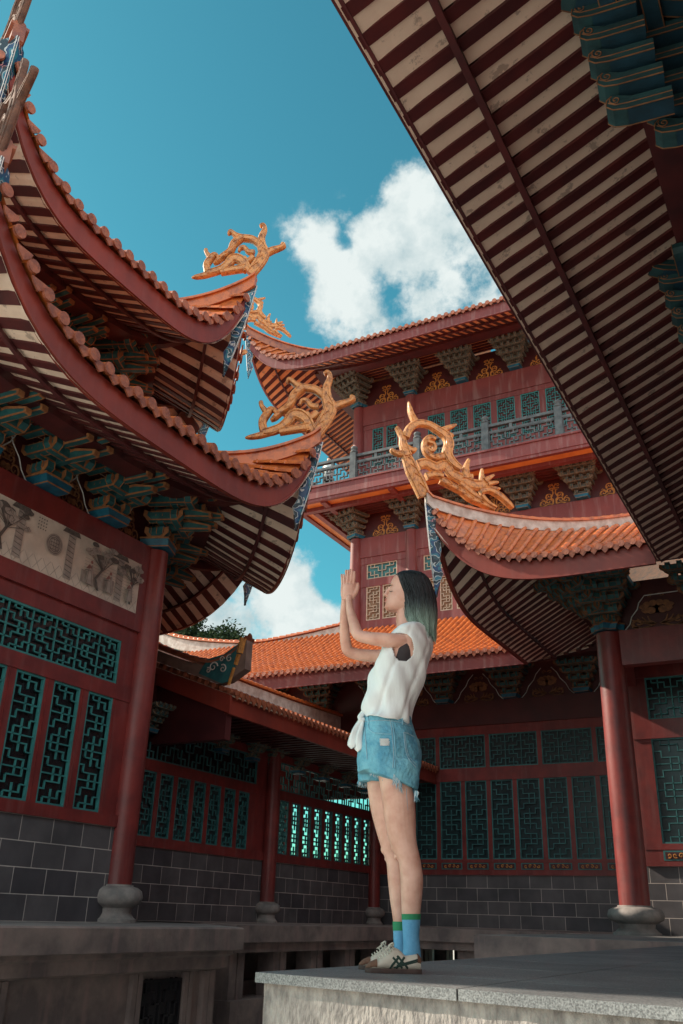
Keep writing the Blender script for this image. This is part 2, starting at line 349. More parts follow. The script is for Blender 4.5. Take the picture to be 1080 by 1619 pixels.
def roof_tiles(mb, sd, pitch=.25, m='tile', mend='tileend', seg=.30, lod=1):
    xs, pt = rows(sd, pitch, sd.dmax); mb.M = sd.fr
    a, b = sd.srange(sd.dmax); edges = [a + pt * i for i in range(len(xs) + 1)]
    mb.mat(m)
    # under surface with a slight trough between the rows
    gr = []
    for i, x in enumerate(edges):
        x = min(max(x, a + .001), b - .001)
        sp = sd.span(x, sd.dmax) or sd.span(x + (.03 if x < 0 else -.03), sd.dmax)
        if not sp:
            if (x < 0 and sd.cl < 0) or (x > 0 and sd.cr < 0): continue
            sp = (0, .02)
        nn = 9; gr.append([sd.P(x, sp[0] + (sp[1] - sp[0]) * (j / nn) ** 1.25) for j in range(nn + 1)])
    mb.grid(gr)
    R = pt * .27
    for x in xs:
        sp = sd.span(x, sd.dmax)
        if not sp: continue
        d0, d1 = sp; n = max(1, int((d1 - d0) / seg)); vs = []; fs = []; K = 6
        for j in range(n + 1):
            for rr, e in ((R * 1.12, 0), (R * .90, seg * .97)):
                d = min(d0 + j * seg + e, d1)
                z = sd.z(x, d) + .012
                for k in range(K + 1):
                    g = pi * k / K; vs.append((x + rr * cos(g), -d + (.06 if (j == 0 and e == 0) else 0), z + rr * sin(g) * 1.15))
        m_ = len(vs) // (K + 1)
        for j in range(m_ - 1):
            for k in range(K): q = j * (K + 1) + k; fs.append((q, q + 1, q + K + 2, q + K + 1))
        mb.add(vs, fs)
        if d0 < .001:  # round end tile
            z = sd.z(x, 0) + R * .25; y = .085; r = R * 1.14; K2 = 12
            mb.mat(mend); jz = random.uniform(-.006, .006)
            mb.add([(x + r * cos(2 * pi * k / K2), y - .04, z + jz + r * sin(2 * pi * k / K2)) for k in range(K2)] + [(x + r * cos(2 * pi * k / K2), y, z + jz + r * sin(2 * pi * k / K2)) for k in range(K2)],
                   [tuple(range(K2)), tuple(range(K2, 2 * K2))[::-1]] + [(k, (k + 1) % K2, K2 + (k + 1) % K2, K2 + k) for k in range(K2)])
            mb.mat(m)
    for x in edges[1:-1]:
        sp = sd.span(x, sd.dmax)
        if sp and sp[0] < .001:
            z = sd.z(x, 0) + .01; r = pt * .42; mb.mat(mend)
            pl = [(-r, .02), (-r * .8, -.05), (-r * .35, -.10), (0, -.135), (r * .35, -.10), (r * .8, -.05), (r, .02)]
            mb.prism(pl, .03, .055, lambda p, q, c: (x + p, c, z + q)); mb.mat(m)
def fascia(mb, sd, h=.43, top=-.05, d=.04, t=.06, m='fascia', n=48, tap=.0):
    mb.M = sd.fr; mb.mat(m); a, b = -sd.L / 2, sd.L / 2; rr = []
    for i in range(n + 1):
        # denser near the ends
        u = i / n; x = a + (b - a) * (.5 - .5 * cos(pi * u)) * 1.0
        e0 = d * sd.cl if sd.cl > 0 else 0; e1 = d * sd.cr if sd.cr > 0 else 0
        x = min(max(x, a + e0), b - e1); z = sd.z(x, 0)
        hh = h * (1 - tap * sd.up(x, 0) / max(.01, sd.rise))
        zt = z + top; zb = zt - hh
        rr.append([(x, -d, zt), (x, -d, zb + .05), (x, -d + .018, zb + .045), (x, -d + .018, zb), (x, -d - t, zb), (x, -d - t, zt)])
    mb.grid(rr, closed=True)
def soffit(sd, pitch=.28, h=.43, dw=2.6, dbeam=1.75, dstrip=.70, slat=True, mb_p=None, mb_r=None, panel='beige', raf='rafter', n=8, dbw=.42, slat_full=False):
    """cream boards, rafters below them, the purlin strip, the eave beam and the slats behind it"""
    P, Rf = mb_p, mb_r; P.M = Rf.M = sd.fr; P.mat(panel); Rf.mat(raf)
    zs = lambda x, d: sd.z(x, d) - h
    lim = dbeam if slat else dw
    xs, pt = rows(sd, pitch, dw); a, b = sd.srange(dw); edges = [a + pt * i for i in range(len(xs) + 1)]
    gr = []
    for x in edges:
        x = min(max(x, a + .001), b - .001); sp = sd.span(x, lim)
        if not sp and ((x < 0 and sd.cl < 0) or (x > 0 and sd.cr < 0)): continue
        sp = sp or sd.span(x + (.03 if x < 0 else -.03), lim) or (0, .02)
        gr.append([(x, -(sp[0] + (sp[1] - sp[0]) * j / n) - (.05 if j == 0 else 0), zs(x, sp[0] + (sp[1] - sp[0]) * j / n)) for j in range(n + 1)])
    P.grid(gr)
    for x in xs:
        for (q0, q1, w, hh) in ((.06, dstrip + .1, .145, .024), (dstrip, lim, .15, .024)):
            sp = sd.span(x, q1)
            if not sp: continue
            d0, d1 = max(sp[0], q0), sp[1]
            if d1 - d0 < .05: continue
            lo = -.012 if q0 > .5 else 0
            rr = []
            for j in range(6):
                d = d0 + (d1 - d0) * j / 5
                rr.append([(x + e * pt * .215, -d, zs(x + e * pt * .215, d) + y) for e, y in ((-1, .02), (1, .02), (1, -hh + lo), (-1, -hh + lo))])
            Rf.grid(rr, closed=True)
            q = rr[0]; Rf.add(q, [(0, 1, 2, 3)])
    def strip(d, w, z0, z1, curved=True):
        e0 = -sd.L / 2 + d * sd.cl; e1 = sd.L / 2 - d * sd.cr; rr = []
        for i in range(33):
            x = e0 + (e1 - e0) * (.5 - .5 * cos(pi * i / 32)); z = zs(x, d)
            rr.append([(x, -d + w / 2, z + z0), (x, -d - w / 2, z + z0), (x, -d - w / 2, z + z1), (x, -d + w / 2, z + z1)])
        Rf.grid(rr, closed=True)
    strip(dstrip, .06, -.10, -.045)
    if slat:
        strip(dbeam, dbw, -.25, .05)
        # level slatted ceiling between the eave beam and the wall
        e = (dbeam + dbw / 2); m = int((dw - e) / .17); zc = zs(0, e) - .12
        for (mbx, off, t) in ((P, 0, 0), (Rf, 1, 0)):
            for i in range(m + 1 if off == 0 else m):
                if off == 0:
                    if i: continue
                    x0, x1 = -sd.L / 2 + e * sd.cl, sd.L / 2 - e * sd.cr
                    x2, x3 = -sd.L / 2 + dw * sd.cl, sd.L / 2 - dw * sd.cr
                    P.add([(x0, -e, zc), (x1, -e, zc), (x3, -dw, zc), (x2, -dw, zc)], [(0, 1, 2, 3)])
                else:
                    d = e + (i + .5) * (dw - e) / m; w = (dw - e) / m * .27
                    x0, x1 = -sd.L / 2 + d * sd.cl, sd.L / 2 - d * sd.cr
                    Rf.box(x0, x1, -d - w, -d + w, zc - .045, zc - .003)
def hip_path(c, ang, R0, R1, zf, n=24, ext=.0):
    u = Vector((cos(radians(ang)), sin(radians(ang)), 0)); c = Vector((c[0], c[1], 0)); o = []
    for i in range(n + 1):
        r = -ext + (R1 + ext) * (i / n) ** 1.4; o.append((c + u * (R0 - r) + Vector((0, 0, zf(max(r, 0)) + (ext and max(0, -r) * .9)))))
    return o, u
def hip_ridge(mb, path, u, w=.20, h=.26, wall='plaster', cap='tile', hs=None):
    side = Vector((-u.y, u.x, 0)); mb.M = Matrix.Identity(4); mb.mat(wall)
    rr = []
    for i, p in enumerate(path):
        hh = h if hs is None else hs(i / (len(path) - 1)) * h
        rr.append([p + side * w / 2 - Vector((0, 0, .05)), p - side * w / 2 - Vector((0, 0, .05)), p - side * w / 2 + Vector((0, 0, hh)), p + side * w / 2 + Vector((0, 0, hh))])
    mb.grid(rr, closed=True); mb.add(rr[0], [(0, 1, 2, 3)])
    # moulding and tiled cap
    mb.mat(cap)
    for (z0, z1, ww) in ((h - .002, h + .05, w * .75),):
        rr2 = [[p + side * ww + Vector((0, 0, z0)), p - side * ww + Vector((0, 0, z0)), p - side * ww + Vector((0, 0, z1)), p + side * ww + Vector((0, 0, z1))] for p in path]
        mb.grid(rr2, closed=True); mb.add(rr2[0], [(0, 1, 2, 3)])
    acc = 0; seg = .26; prev = path[0]; R = w * .42; ring = []
    for i in range(len(path) - 1):
        a, b = path[i], path[i + 1]; Ls = (b - a).length; k = max(1, int(Ls / .05))
        for j in range(k):
            p = a.lerp(b, j / k); ph = (acc % seg) / seg; r = R * (1.12 - .2 * ph); acc += Ls / k
            ring.append([p + side * (r * cos(g)) + Vector((0, 0, h + .045 + r * .9 * sin(g))) for g in [pi * q / 8 for q in range(9)]])
    mb.grid(ring); mb.add(ring[0], [tuple(range(9))])
# --- the carved ridge-end ornaments: scrolls in the plane (a = outward along the ridge, z up), real thickness
def traced(strokes, ox, oy, sc, tip_px, tip, u):
    """read scroll strokes drawn over the photograph into metres relative to the ridge tip"""
    n = Vector((-u.y, u.x, 0)); o = []
    T = at_plane(tip_px[0], tip_px[1], tip, n)
    for st in strokes:
        q = []
        for (x, y, r) in st:
            px, py = ox + x / sc, oy + y / sc
            p = at_plane(px, py, tip, n); p2 = at_plane(px, py + 1, tip, n); s1 = (p - p2).length
            p3 = at_plane(px + 1, py, tip, n); s2 = (p - p3).length
            q.append(((p - T).dot(u), p.z - T.z, r / sc * (s1 + s2) / 2))
        o.append(q)
    return o
STK_A = [[(680, 420, 38), (735, 350, 42), (770, 285, 40), (755, 225, 30), (757, 170, 22), (778, 120, 15), (768, 92, 12), (745, 100, 9)],
         [(770, 285, 28), (825, 258, 22), (875, 242, 15), (906, 224, 13), (888, 212, 9)],
         [(745, 215, 24), (690, 178, 22), (620, 168, 20), (580, 152, 15), (545, 128, 12), (530, 146, 8)],
         [(620, 172, 24), (570, 215, 24), (545, 265, 20), (490, 305, 16), (455, 335, 13), (432, 350, 8)],
         [(705, 270, 18), (665, 265, 16), (640, 238, 14), (612, 240, 10), (600, 262, 8)],
         [(660, 400, 30), (640, 350, 30), (600, 320, 36), (560, 320, 34), (530, 355, 30), (490, 385, 26), (440, 405, 26), (390, 415, 22)],
         [(392, 410, 24), (385, 355, 22), (420, 305, 20), (445, 290, 13), (470, 320, 9), (450, 345, 9)],
         [(405, 300, 18), (385, 275, 13), (378, 255, 11), (390, 250, 8)],
         [(430, 412, 18), (370, 428, 18), (320, 438, 12), (284, 443, 4)],
         [(700, 300, 20), (660, 330, 16), (640, 300, 10)], [(650, 380, 26), (560, 395, 22), (480, 412, 18)]]
STK_C = [[(320, 690, 50), (280, 600, 54), (240, 520, 52), (212, 450, 42), (185, 405, 30), (145, 405, 20), (108, 388, 15), (96, 372, 10)],
         [(205, 420, 34), (178, 350, 30), (168, 295, 20), (140, 245, 13), (125, 232, 10)],
         [(190, 300, 26), (218, 240, 28), (270, 208, 26), (340, 215, 24), (400, 248, 28), (460, 290, 34), (482, 345, 34), (470, 405, 36), (500, 465, 34), (560, 515, 24)],
         [(265, 200, 24), (236, 150, 16), (222, 105, 13), (214, 58, 5)],
         [(420, 258, 22), (478, 236, 17), (532, 214, 7)], [(470, 270, 18), (505, 285, 12), (500, 300, 6)],
         [(450, 425, 28), (380, 432, 22), (328, 395, 19), (318, 335, 18), (350, 300, 18), (392, 312, 14)],
         [(330, 330, 14), (375, 345, 13), (385, 375, 13), (362, 392, 12), (340, 372, 9), (355, 360, 7)],
         [(280, 480, 36), (330, 470, 38), (400, 500, 40), (460, 480, 36), (500, 540, 34), (560, 570, 42), (640, 612, 42), (715, 612, 38), (705, 560, 16), (706, 508, 7)],
         [(600, 575, 34), (595, 510, 22), (615, 445, 9)], [(590, 560, 18), (630, 575, 14), (640, 545, 9)],
         [(720, 592, 22), (785, 552, 8)], [(740, 612, 22), (812, 602, 7)], [(740, 640, 22), (830, 642, 6)],
         [(690, 660, 26), (750, 652, 22), (820, 688, 22), (880, 742, 18), (912, 775, 10)],
         [(430, 580, 28), (500, 620, 22), (570, 660, 20), (620, 700, 22), (690, 735, 18), (790, 780, 14)], [(560, 600, 26), (640, 670, 22), (700, 715, 14)], [(700, 690, 16), (745, 740, 14), (800, 770, 10)],
         [(190, 360, 22), (240, 385, 20), (262, 372, 10)], [(330, 560, 26), (380, 550, 22), (440, 560, 20)]]
def horn(mb, strokes, tip, u, s=1.0, th=.07, m='horn'):
    mb.M = Matrix.Identity(4); mb.mat(m); side = Vector((-u.y, u.x, 0)); tip = Vector(tip)
    for i, st in enumerate(strokes):
        pts = [tip + u * (a * s) + Vector((0, 0, z * s)) for a, z, r in st]
        rs = [r * s * (.92 if j < len(st) - 1 else .8) for j, (a, z, r) in enumerate(st)]; sp = spline(pts, 5)
        rad = []
        for k in range(len(st) - 1):
            for j in range(5): rad.append(rs[k] + (rs[k + 1] - rs[k]) * j / 5)
        rad.append(rs[-1]); off = side * (.010 * ((i * 37) % 5 - 2))
        tk = [min(th * (.8 + .12 * ((i * 13) % 4)), r * 1.6) for r in rad]
        n = len(sp); vs = []; fs = []; K = 14
        for q, p in enumerate(sp):
            t = (sp[min(q + 1, n - 1)] - sp[max(q - 1, 0)]).normalized(); a = side.cross(t).normalized()
            for k in range(K):
                g = 2 * pi * k / K; cx = cos(g); sx = sin(g); cx = math.copysign(abs(cx) ** .75, cx); sx = math.copysign(abs(sx) ** .4, sx)
                vs.append(p + off + a * rad[q] * cx + side * tk[q] * sx)
        for q in range(n - 1):
            for k in range(K): k2 = (k + 1) % K; fs.append((q * K + k, q * K + k2, (q + 1) * K + k2, (q + 1) * K + k))
        fs.append(tuple(range(K))[::-1]); fs.append(tuple((n - 1) * K + k for k in range(K))); mb.add(vs, fs)
        # raised bead along the stroke on both faces, and a knob at curled ends
        for sgn in (-1, 1):
            for e in (-1, 1):
                bp = [p + off + side * (sgn * tk[q] * .97) + side.cross((sp[min(q + 1, n - 1)] - sp[max(q - 1, 0)]).normalized()) * rad[q] * .62 * e for q, p in enumerate(sp)]
                mb.tube(bp, [max(.003, r * .17) for r in rad], seg=5)
            if i % 3 == 0 and n > 12:
                for q in range(3, n - 3, 4): mb.tube([sp[q] + off + side * (sgn * tk[q] * 1.0) - side.cross((sp[q + 1] - sp[q]).normalized()) * rad[q] * .5, sp[min(q + 2, n - 1)] + off + side * (sgn * tk[q] * 1.1), sp[q] + off + side * (sgn * tk[q] * 1.0) + side.cross((sp[q + 1] - sp[q]).normalized()) * rad[q] * .5], rad[q] * .13, seg=5)
def corner_board(mb, tip, u, length=1.55, w=.24, spread=38, lean=.30):
    """two painted boards hanging in a V from the corner, pointed at the bottom"""
    mb.M = Matrix.Identity(4)
    for sg in (-1, 1):
        ang = radians(spread) * sg; d = Vector((u.x * cos(ang) - u.y * sin(ang), u.x * sin(ang) + u.y * cos(ang), 0)); nrm = Vector((-d.y, d.x, 0)) * .018 * sg
        outer = []; inner = []
        for i in range(13):
            q = i / 12; c = tip - u * (lean * q * length * (.7 + .3 * q)) - Vector((0, 0, q * length))
            ww = w * (.80 + .18 * sin(q * 17)) * (1 if q < .80 else max(.05, (1 - q) / .20 * .6))
            outer.append(c + u * .02); inner.append(c - d * ww)
        for mm, off in (('swirl', 0), ('white', 1)):
            mb.mat(mm)
            if off == 0: mb.grid([[o + nrm, i_ + nrm] for o, i_ in zip(outer, inner)]); mb.grid([[o - nrm * .2, i_ - nrm * .2] for o, i_ in zip(outer, inner)])
            else:
                mb.tube([p + nrm for p in inner[:11]], .011, seg=5); mb.tube([p + nrm for p in outer[:11]], .007, seg=5); mb.mat('under'); mb.tube([inner[10] + nrm, inner[11] + nrm, outer[12] + nrm], .016, seg=5)
        # curled relief on the outer face
        for k in range(5):
            q = .1 + k * .15; c = outer[0].lerp(outer[-1], q); c = outer[int(q * 12)].lerp(inner[int(q * 12)], .5) + nrm * 1.3
            r = w * .34; pts = [c + (d * cos(g) + Vector((0, 0, 1)) * sin(g)) * r * (1 - j / 16) for j, g in [(j, (.6 * j + k * 2) * (1 if k % 2 else -1)) for j in range(14)]]
            mb.mat(('white', 'blue', 'white', 'teal', 'white')[k]); mb.tube(pts, .012, seg=5)

# ------------------------------------------------------------------ brackets, friezes, lattices, walls
def arm(mb, f, L0, w, h, mt, me, curl=.05):
    """bracket arm: profile in (a,z) with upturned ends; f maps (a, z, c) to the frame; L0 = (a0, a1)"""
    a0, a1 = L0
    pf = [(a0, h), (a0 - curl * (a0 < 0), h * .9), (a0, h * .35)] if a0 < -.02 else [(a0, h)]
    pf = ([(a0 + .04, h), (a0 - curl, h * 1.18), (a0 - curl * 1.2, h * .55), (a0 + .03, .0)] if a0 < -.02 else [(a0, h), (a0, 0)])
    pf += [(a1 - .03, .0), (a1 + curl * 1.2, h * .55), (a1 + curl, h * 1.18), (a1 - .04, h)]
    mb.mat(mt); mb.prism(pf, -w / 2, w / 2, f)
    cx = (a0 + a1) / 2; cz = h * .55
    mb.mat(me)
    for c0, c1 in ((-w / 2 - .004, -w / 2 + .006), (w / 2 - .006, w / 2 + .004)):
        big = [(cx + (a - cx) * 1.0 + (.012 if a > cx else -.012), cz + (z - cz) * 1.08) for a, z in pf]; mb.prism(big, c0, c1, f)
    mb.mat(mt)
    sm = [(cx + (a - cx) * (1 - .05 / max(.1, (a1 - a0) / 2)), cz + (z - cz) * .80) for a, z in pf]
    mb.prism(sm, -w / 2 - .008, w / 2 + .008, f)
def bracket(mb, fr, s, z0, tiers=5, sc=1.0, pal=('teal', 'orange', 'blue'), beaks=False, outreach=.2, spread=.17, coarse=False):
    mb.M = fr @ Matrix.Translation((s, 0, z0)); mt, me, mbl = pal
    mb.mat(mbl); mb.prism([(-.20 * sc, .0), (.20 * sc, .0), (.25 * sc, .14 * sc), (-.25 * sc, .14 * sc)], -.22 * sc, .25 * sc, lambda a, z, c: (a, c, z))
    mb.mat(me); mb.box(-.262 * sc, .262 * sc, -.22 * sc, .262 * sc, .125 * sc, .150 * sc); mb.box(-.21 * sc, .21 * sc, -.2 * sc, .258 * sc, .004 * sc, .022 * sc)
    th = .19 * sc; aw = .085; lw = .07
    if coarse: tiers = 4; th = .235 * sc; aw = .13; lw = .11; outreach *= 1.25; spread *= 1.35
    for k in range(tiers):
        z = .15 * sc + k * th; n0 = .10 * sc + k * outreach * sc; half = (.20 + k * spread * .72) * sc
        for j in range(max(0, k - 1), k + 1):
            y = .10 * sc + j * outreach * sc; hw = half - (k - j) * .05 * sc
            arm(mb, lambda a, zz, c, y=y, z=z: (a, y + c, z + zz), (-hw, hw), lw * sc, th * .62, mt, me, curl=.05 * sc)
        if k == tiers - 1 or k == 0:
            arm(mb, lambda a, zz, c, z=z: (a, .0 + c, z + zz), (-half, half), .09 * sc, th * .6, mt, me, curl=.05 * sc)
        cnt = k + 2 if not coarse else (2, 2, 3, 3)[k]; tot = half * 1.7
        for i in range(cnt):
            x = -tot / 2 + tot * i / (cnt - 1)
            ln = n0 + (.10 - .10 * abs(i - (cnt - 1) / 2) / cnt) * sc
            arm(mb, lambda a, zz, c, x=x, z=z: (x + c, a, z + zz + .012), (-.1 * sc, ln), aw * sc, th * .62, mt, me, curl=.045 * sc)
            mb.mat(mbl if (i + k) % 2 else mt); mb.box(x - .05 * sc, x + .05 * sc, ln - .10 * sc, ln - .01 * sc, z + th * .60, z + th * .86)
    if beaks:
        for (zz, L1, x) in ((.15 + 1.2 * .19, .85, 0), (.15 + 2.2 * .19, 1.05, .0), (.15 + 1.9 * .19, .90, .22), (.15 + 1.9 * .19, .90, -.22)):
            mb.mat(mt); pr = [(0, .10), (L1 - .35, .14), (L1 - .12, .075), (L1, .05), (L1, -.01), (L1 - .2, -.02), (L1 - .5, .0), (0, -.03)]
            f = lambda a, z, c, x=x, zz=zz: (x + c, a * sc, (zz + z) * sc); mb.prism(pr, -.05, .05, f)
            mb.mat(me); mb.prism([(L1 - .02, .055), (L1 + .02, .055), (L1 + .02, -.018), (L1 - .02, -.018)], -.055, .055, f)
            for c0, c1 in ((-.056, -.049), (.049, .056)):
                mb.prism([(0, .115), (L1 - .35, .155), (L1, .06), (L1, .035), (L1 - .35, .115), (0, .08)], c0, c1, f); mb.prism([(L1 - .5, -.012), (L1, -.022), (L1, .002), (L1 - .5, .02)], c0, c1, f)
def nose_arm(mb, tip, u, Ln, w, h, ends=True):
    """bracket arm seen from the side: boat-shaped nose with a scroll, painted edge lines"""
    u = Vector(u).normalized(); sd = Vector((-u.y, u.x, 0)); tip = Vector(tip); mb.M = Matrix.Identity(4)
    f = lambda a, z, c: tip - u * a + UPV * z + sd * c
    pr = [(.0, h * .42), (.01, h * .80), (.05, h), (.11, h * .95), (.20, h * .72), (Ln, h * .72), (Ln, 0), (.15, 0), (.05, h * .12)]
    mb.mat('teal_shaded'); mb.prism(pr, -w / 2, w / 2, f); mb.mat('blue_shaded'); mb.prism([(.16, -.004), (Ln, -.004), (Ln, .02), (.16, .02)], -w / 2 + .012, w / 2 - .012, f)
    mb.mat('orange_dark')
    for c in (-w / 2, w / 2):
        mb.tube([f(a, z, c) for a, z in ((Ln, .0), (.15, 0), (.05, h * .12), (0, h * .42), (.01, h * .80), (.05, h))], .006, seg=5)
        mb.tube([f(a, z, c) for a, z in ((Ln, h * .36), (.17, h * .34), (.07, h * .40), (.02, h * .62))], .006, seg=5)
        s = 1 if c > 0 else -1
        mb.tube([f(.075 + .045 * (1 - q / 16) * cos(q * .62 + 2.6), h * .70 + .045 * (1 - q / 16) * sin(q * .62 + 2.6), c + s * .003) for q in range(15)], .0055, seg=5)
UPV = Vector((0, 0, 1))
def spiral(mb, f, cx, cz, r, turns, a0, dirn, w0, t=.012, w1=None):
    n = int(14 * turns) + 2; pts = []
    for i in range(n): q = i / (n - 1); g = a0 + dirn * 2 * pi * turns * q; rr = r * (1 - .85 * q); pts.append(Vector((cx + rr * cos(g), cz + rr * sin(g), 0)))
    ribbon(mb, f, pts, w0, w1 if w1 is not None else w0 * .5, t)
def ribbon(mb, f, pts, w0, w1, t=.012):
    n = len(pts); rr = []
    for i, p in enumerate(pts):
        tg = (pts[min(i + 1, n - 1)] - pts[max(i - 1, 0)]); tg = Vector((tg.x, tg.y, 0)).normalized(); a = Vector((-tg.y, tg.x, 0)); w = (w0 + (w1 - w0) * i / (n - 1)) / 2
        rr.append([f(*(p + a * w).xy, .001), f(*(p + a * w * .6).xy, t), f(*(p - a * w * .6).xy, t), f(*(p - a * w).xy, .001)])
    mb.grid(rr)
def scroll_orn(mb, fr, s, z0, w, h, m='gold', y=.0, kind='scroll'):
    """gilded scrollwork panel between brackets, symmetric about s"""
    mb.M = fr; mb.mat(m); S = w / 1.0; H = h / 1.0
    for sg in (-1, 1):
        f = lambda a, z, t: (s + sg * a * S, y + t, z0 + z * H)
        if kind == 'scroll':
            spiral(mb, f, .36, .16, .13, 1.3, -pi * .5, 1, .055); spiral(mb, f, .19, .20, .11, 1.2, pi, -1, .05)
            ribbon(mb, f, spline([(.49, .10, 0), (.36, .03, 0), (.20, .09, 0), (.06, .05, 0)], 5), .05, .04)
            spiral(mb, f, .17, .44, .11, 1.3, -pi * .3, 1, .05); spiral(mb, f, .08, .70, .08, 1.2, 0, 1, .04); spiral(mb, f, .13, .86, .07, 1.2, pi, -1, .04)
            ribbon(mb, f, spline([(.06, .05, 0), (.05, .25, 0), (.11, .34, 0), (.04, .52, 0), (.05, .66, 0), (.01, .8, 0), (.06, .95, 0)], 5), .06, .03)
            ribbon(mb, f, spline([(.25, .30, 0), (.29, .42, 0), (.25, .52, 0)], 5), .05, .01); ribbon(mb, f, spline([(.30, .24, 0), (.40, .33, 0), (.42, .28, 0)], 5), .04, .01)
        elif kind == 'lotus':
            for (cx, cz, r) in ((.0, .52, .12), (.10, .48, .10), (.2, .50, .09), (.06, .68, .09), (.17, .66, .08), (.26, .60, .06)):
                mb.prism([(cx + r * cos(g) * (.8 if k else 1), cz + r * sin(g)) for k, g in enumerate([2 * pi * q / 10 for q in range(10)])], .001 + cx * .02, .014 + cx * .03 + cz * .01, f)
            spiral(mb, f, .36, .16, .13, 1.2, -pi * .5, 1, .07)
            for q in range(4): ribbon(mb, f, spline([(.04 + .02 * q, .10, 0), (.14 + .07 * q, .20, 0), (.18 + .1 * q, .34 - .02 * q, 0)], 5), .07, .02)
            ribbon(mb, f, spline([(.48, .08, 0), (.3, .02, 0), (.1, .08, 0)], 5), .05, .04); spiral(mb, f, .1, .9, .07, 1, pi, -1, .04)
        else:
            for q, (cz, rr, cx) in enumerate(((.10, .17, .28), (.30, .12, .13), (.46, .10, .11), (.60, .08, .09), (.74, .065, .07), (.87, .05, .04))):
                spiral(mb, f, cx, cz + .05, rr, 1.25, -pi * .4, 1, .06); mb.prism([(cx * .25 + rr * .5 * cos(g), cz + .05 + rr * .5 * sin(g)) for g in [2 * pi * k / 8 for k in range(8)]], .001, .012 + q * .001, f)
MOT_H = [(1, 3, 1), (0, 1, 2), (1, 2, 3), (3, 4, 2), (2, 3, 3)]
MOT_V = [(1, 1, 2), (3, 2, 3), (2, 0, 1), (2, 3, 4), (1, 3, 4), (3, 0, 1), (2, 1, 2)]
def fret(mb, s0, s1, z0, z1, y, unit=.11, bar=.022, dep=.035, m='lattice', edge=.035, var=0):
    """fretwork lattice of mirrored hooked motifs inside an edge frame"""
    mb.mat(m); w, h = s1 - s0, z1 - z0
    for b in ((s0, s1, z0, z0 + edge), (s0, s1, z1 - edge, z1), (s0, s0 + edge, z0 + edge, z1 - edge), (s1 - edge, s1, z0 + edge, z1 - edge)):
        mb.box(b[0], b[1], y - dep, y + dep * .3, b[2], b[3])
    nx = max(4, int(round(w / unit))); ny = max(4, int(round(h / unit)))
    if nx > 5: nx = int(round(nx / 4.0)) * 4
    else: nx = 4
    ny = max(4, int(round(ny / 4.0)) * 4); ux, uz = w / nx, h / ny
    for i in range(nx // 4):
        for j in range(ny // 4):
            fx = (i + var) % 2; fz = j % 2
            for (a, b, c) in MOT_H:
                if fx: a, b = 4 - b, 4 - a
                cc = 4 - c if fz else c
                mb.box(s0 + (i * 4 + a) * ux - bar / 2, s0 + (i * 4 + b) * ux + bar / 2, y - dep * .8, y, z0 + (j * 4 + cc) * uz - bar / 2, z0 + (j * 4 + cc) * uz + bar / 2)
            for (c, a, b) in MOT_V:
                if fz: a, b = 4 - b, 4 - a
                cc = 4 - c if fx else c
                mb.box(s0 + (i * 4 + cc) * ux - bar / 2, s0 + (i * 4 + cc) * ux + bar / 2, y - dep * .8, y + .002, z0 + (j * 4 + a) * uz - bar / 2, z0 + (j * 4 + b) * uz + bar / 2)
    for i in range(1, nx // 4): mb.box(s0 + i * 4 * ux - bar / 2, s0 + i * 4 * ux + bar / 2, y - dep * .8, y - .003, z0 + edge, z1 - edge)
    for j in range(1, ny // 4): mb.box(s0 + edge, s1 - edge, y - dep * .8, y - .004, z0 + j * 4 * uz - bar / 2, z0 + j * 4 * uz + bar / 2)
def window(fr, parent, s0, s1, z0, z1, y, lat='lattice', pane='pane', unit=.11, var=0, bar=.022, name='window'):
    mb = MB(fr); fret(mb, s0, s1, z0, z1, y, unit=unit, m=lat, var=var, bar=bar); o = mb.build(name, parent)
    if pane: p = MB(fr); p.mat(pane); p.box(s0 + .01, s1 - .01, y - .075, y - .055, z0 + .01, z1 - .01); p.build('pane', o)
    return o
def stiles(mb, s0, s1, z0, z1, wins, y0=-.10, y1=0.0):
    x = s0
    for a, b in sorted(wins):
        if a > x: mb.box(x, a, y0, y1, z0, z1)
        x = b
    if x < s1: mb.box(x, s1, y0, y1, z0, z1)
def column(x, y, z0, z1, r, parent, m='red', base=True, sc=1.0, mst='stone'):
    mb = MB(); mb.mat(m); zb = z0 + (.52 * sc if base else 0)
    mb.lathe([(r, zb), (r * .995, zb + (z1 - zb) * .5), (r * .93, z1)], x, y, 28); o = mb.build('column', parent, smooth=True, autos=40)
    if base:
        b = MB(); b.mat(mst); R = r * 1.2
        b.lathe([(R * 1.28, z0), (R * 1.28, z0 + .05 * sc), (R * 1.15, z0 + .07 * sc), (R * .98, z0 + .13 * sc), (R * 1.0, z0 + .2 * sc), (R * 1.22, z0 + .235 * sc), (R * 1.45, z0 + .27 * sc), (R * 1.54, z0 + .35 * sc), (R * 1.45, z0 + .44 * sc), (R * 1.2, z0 + .485 * sc), (R * .95, z0 + .50 * sc), (R * .94, z0 + .525 * sc)], x, y, 32)
        b.build('column_base', o, smooth=True, autos=50)
    return o
M['ink_paper'] = mat('aged_painting_ground', (.74, .64, .55), (.58, .50, .43), .7, 2.5, .1)
M['ink'] = mat('ink_grey', (.15, .125, .115), (.09, .075, .07), .8, 20)
M['inkgrey'] = mat('ink_wash', (.42, .36, .32), (.30, .25, .23), .8, 9)
M['inkred'] = mat('ink_red', (.32, .13, .11), (.22, .1, .09), .8, 9)
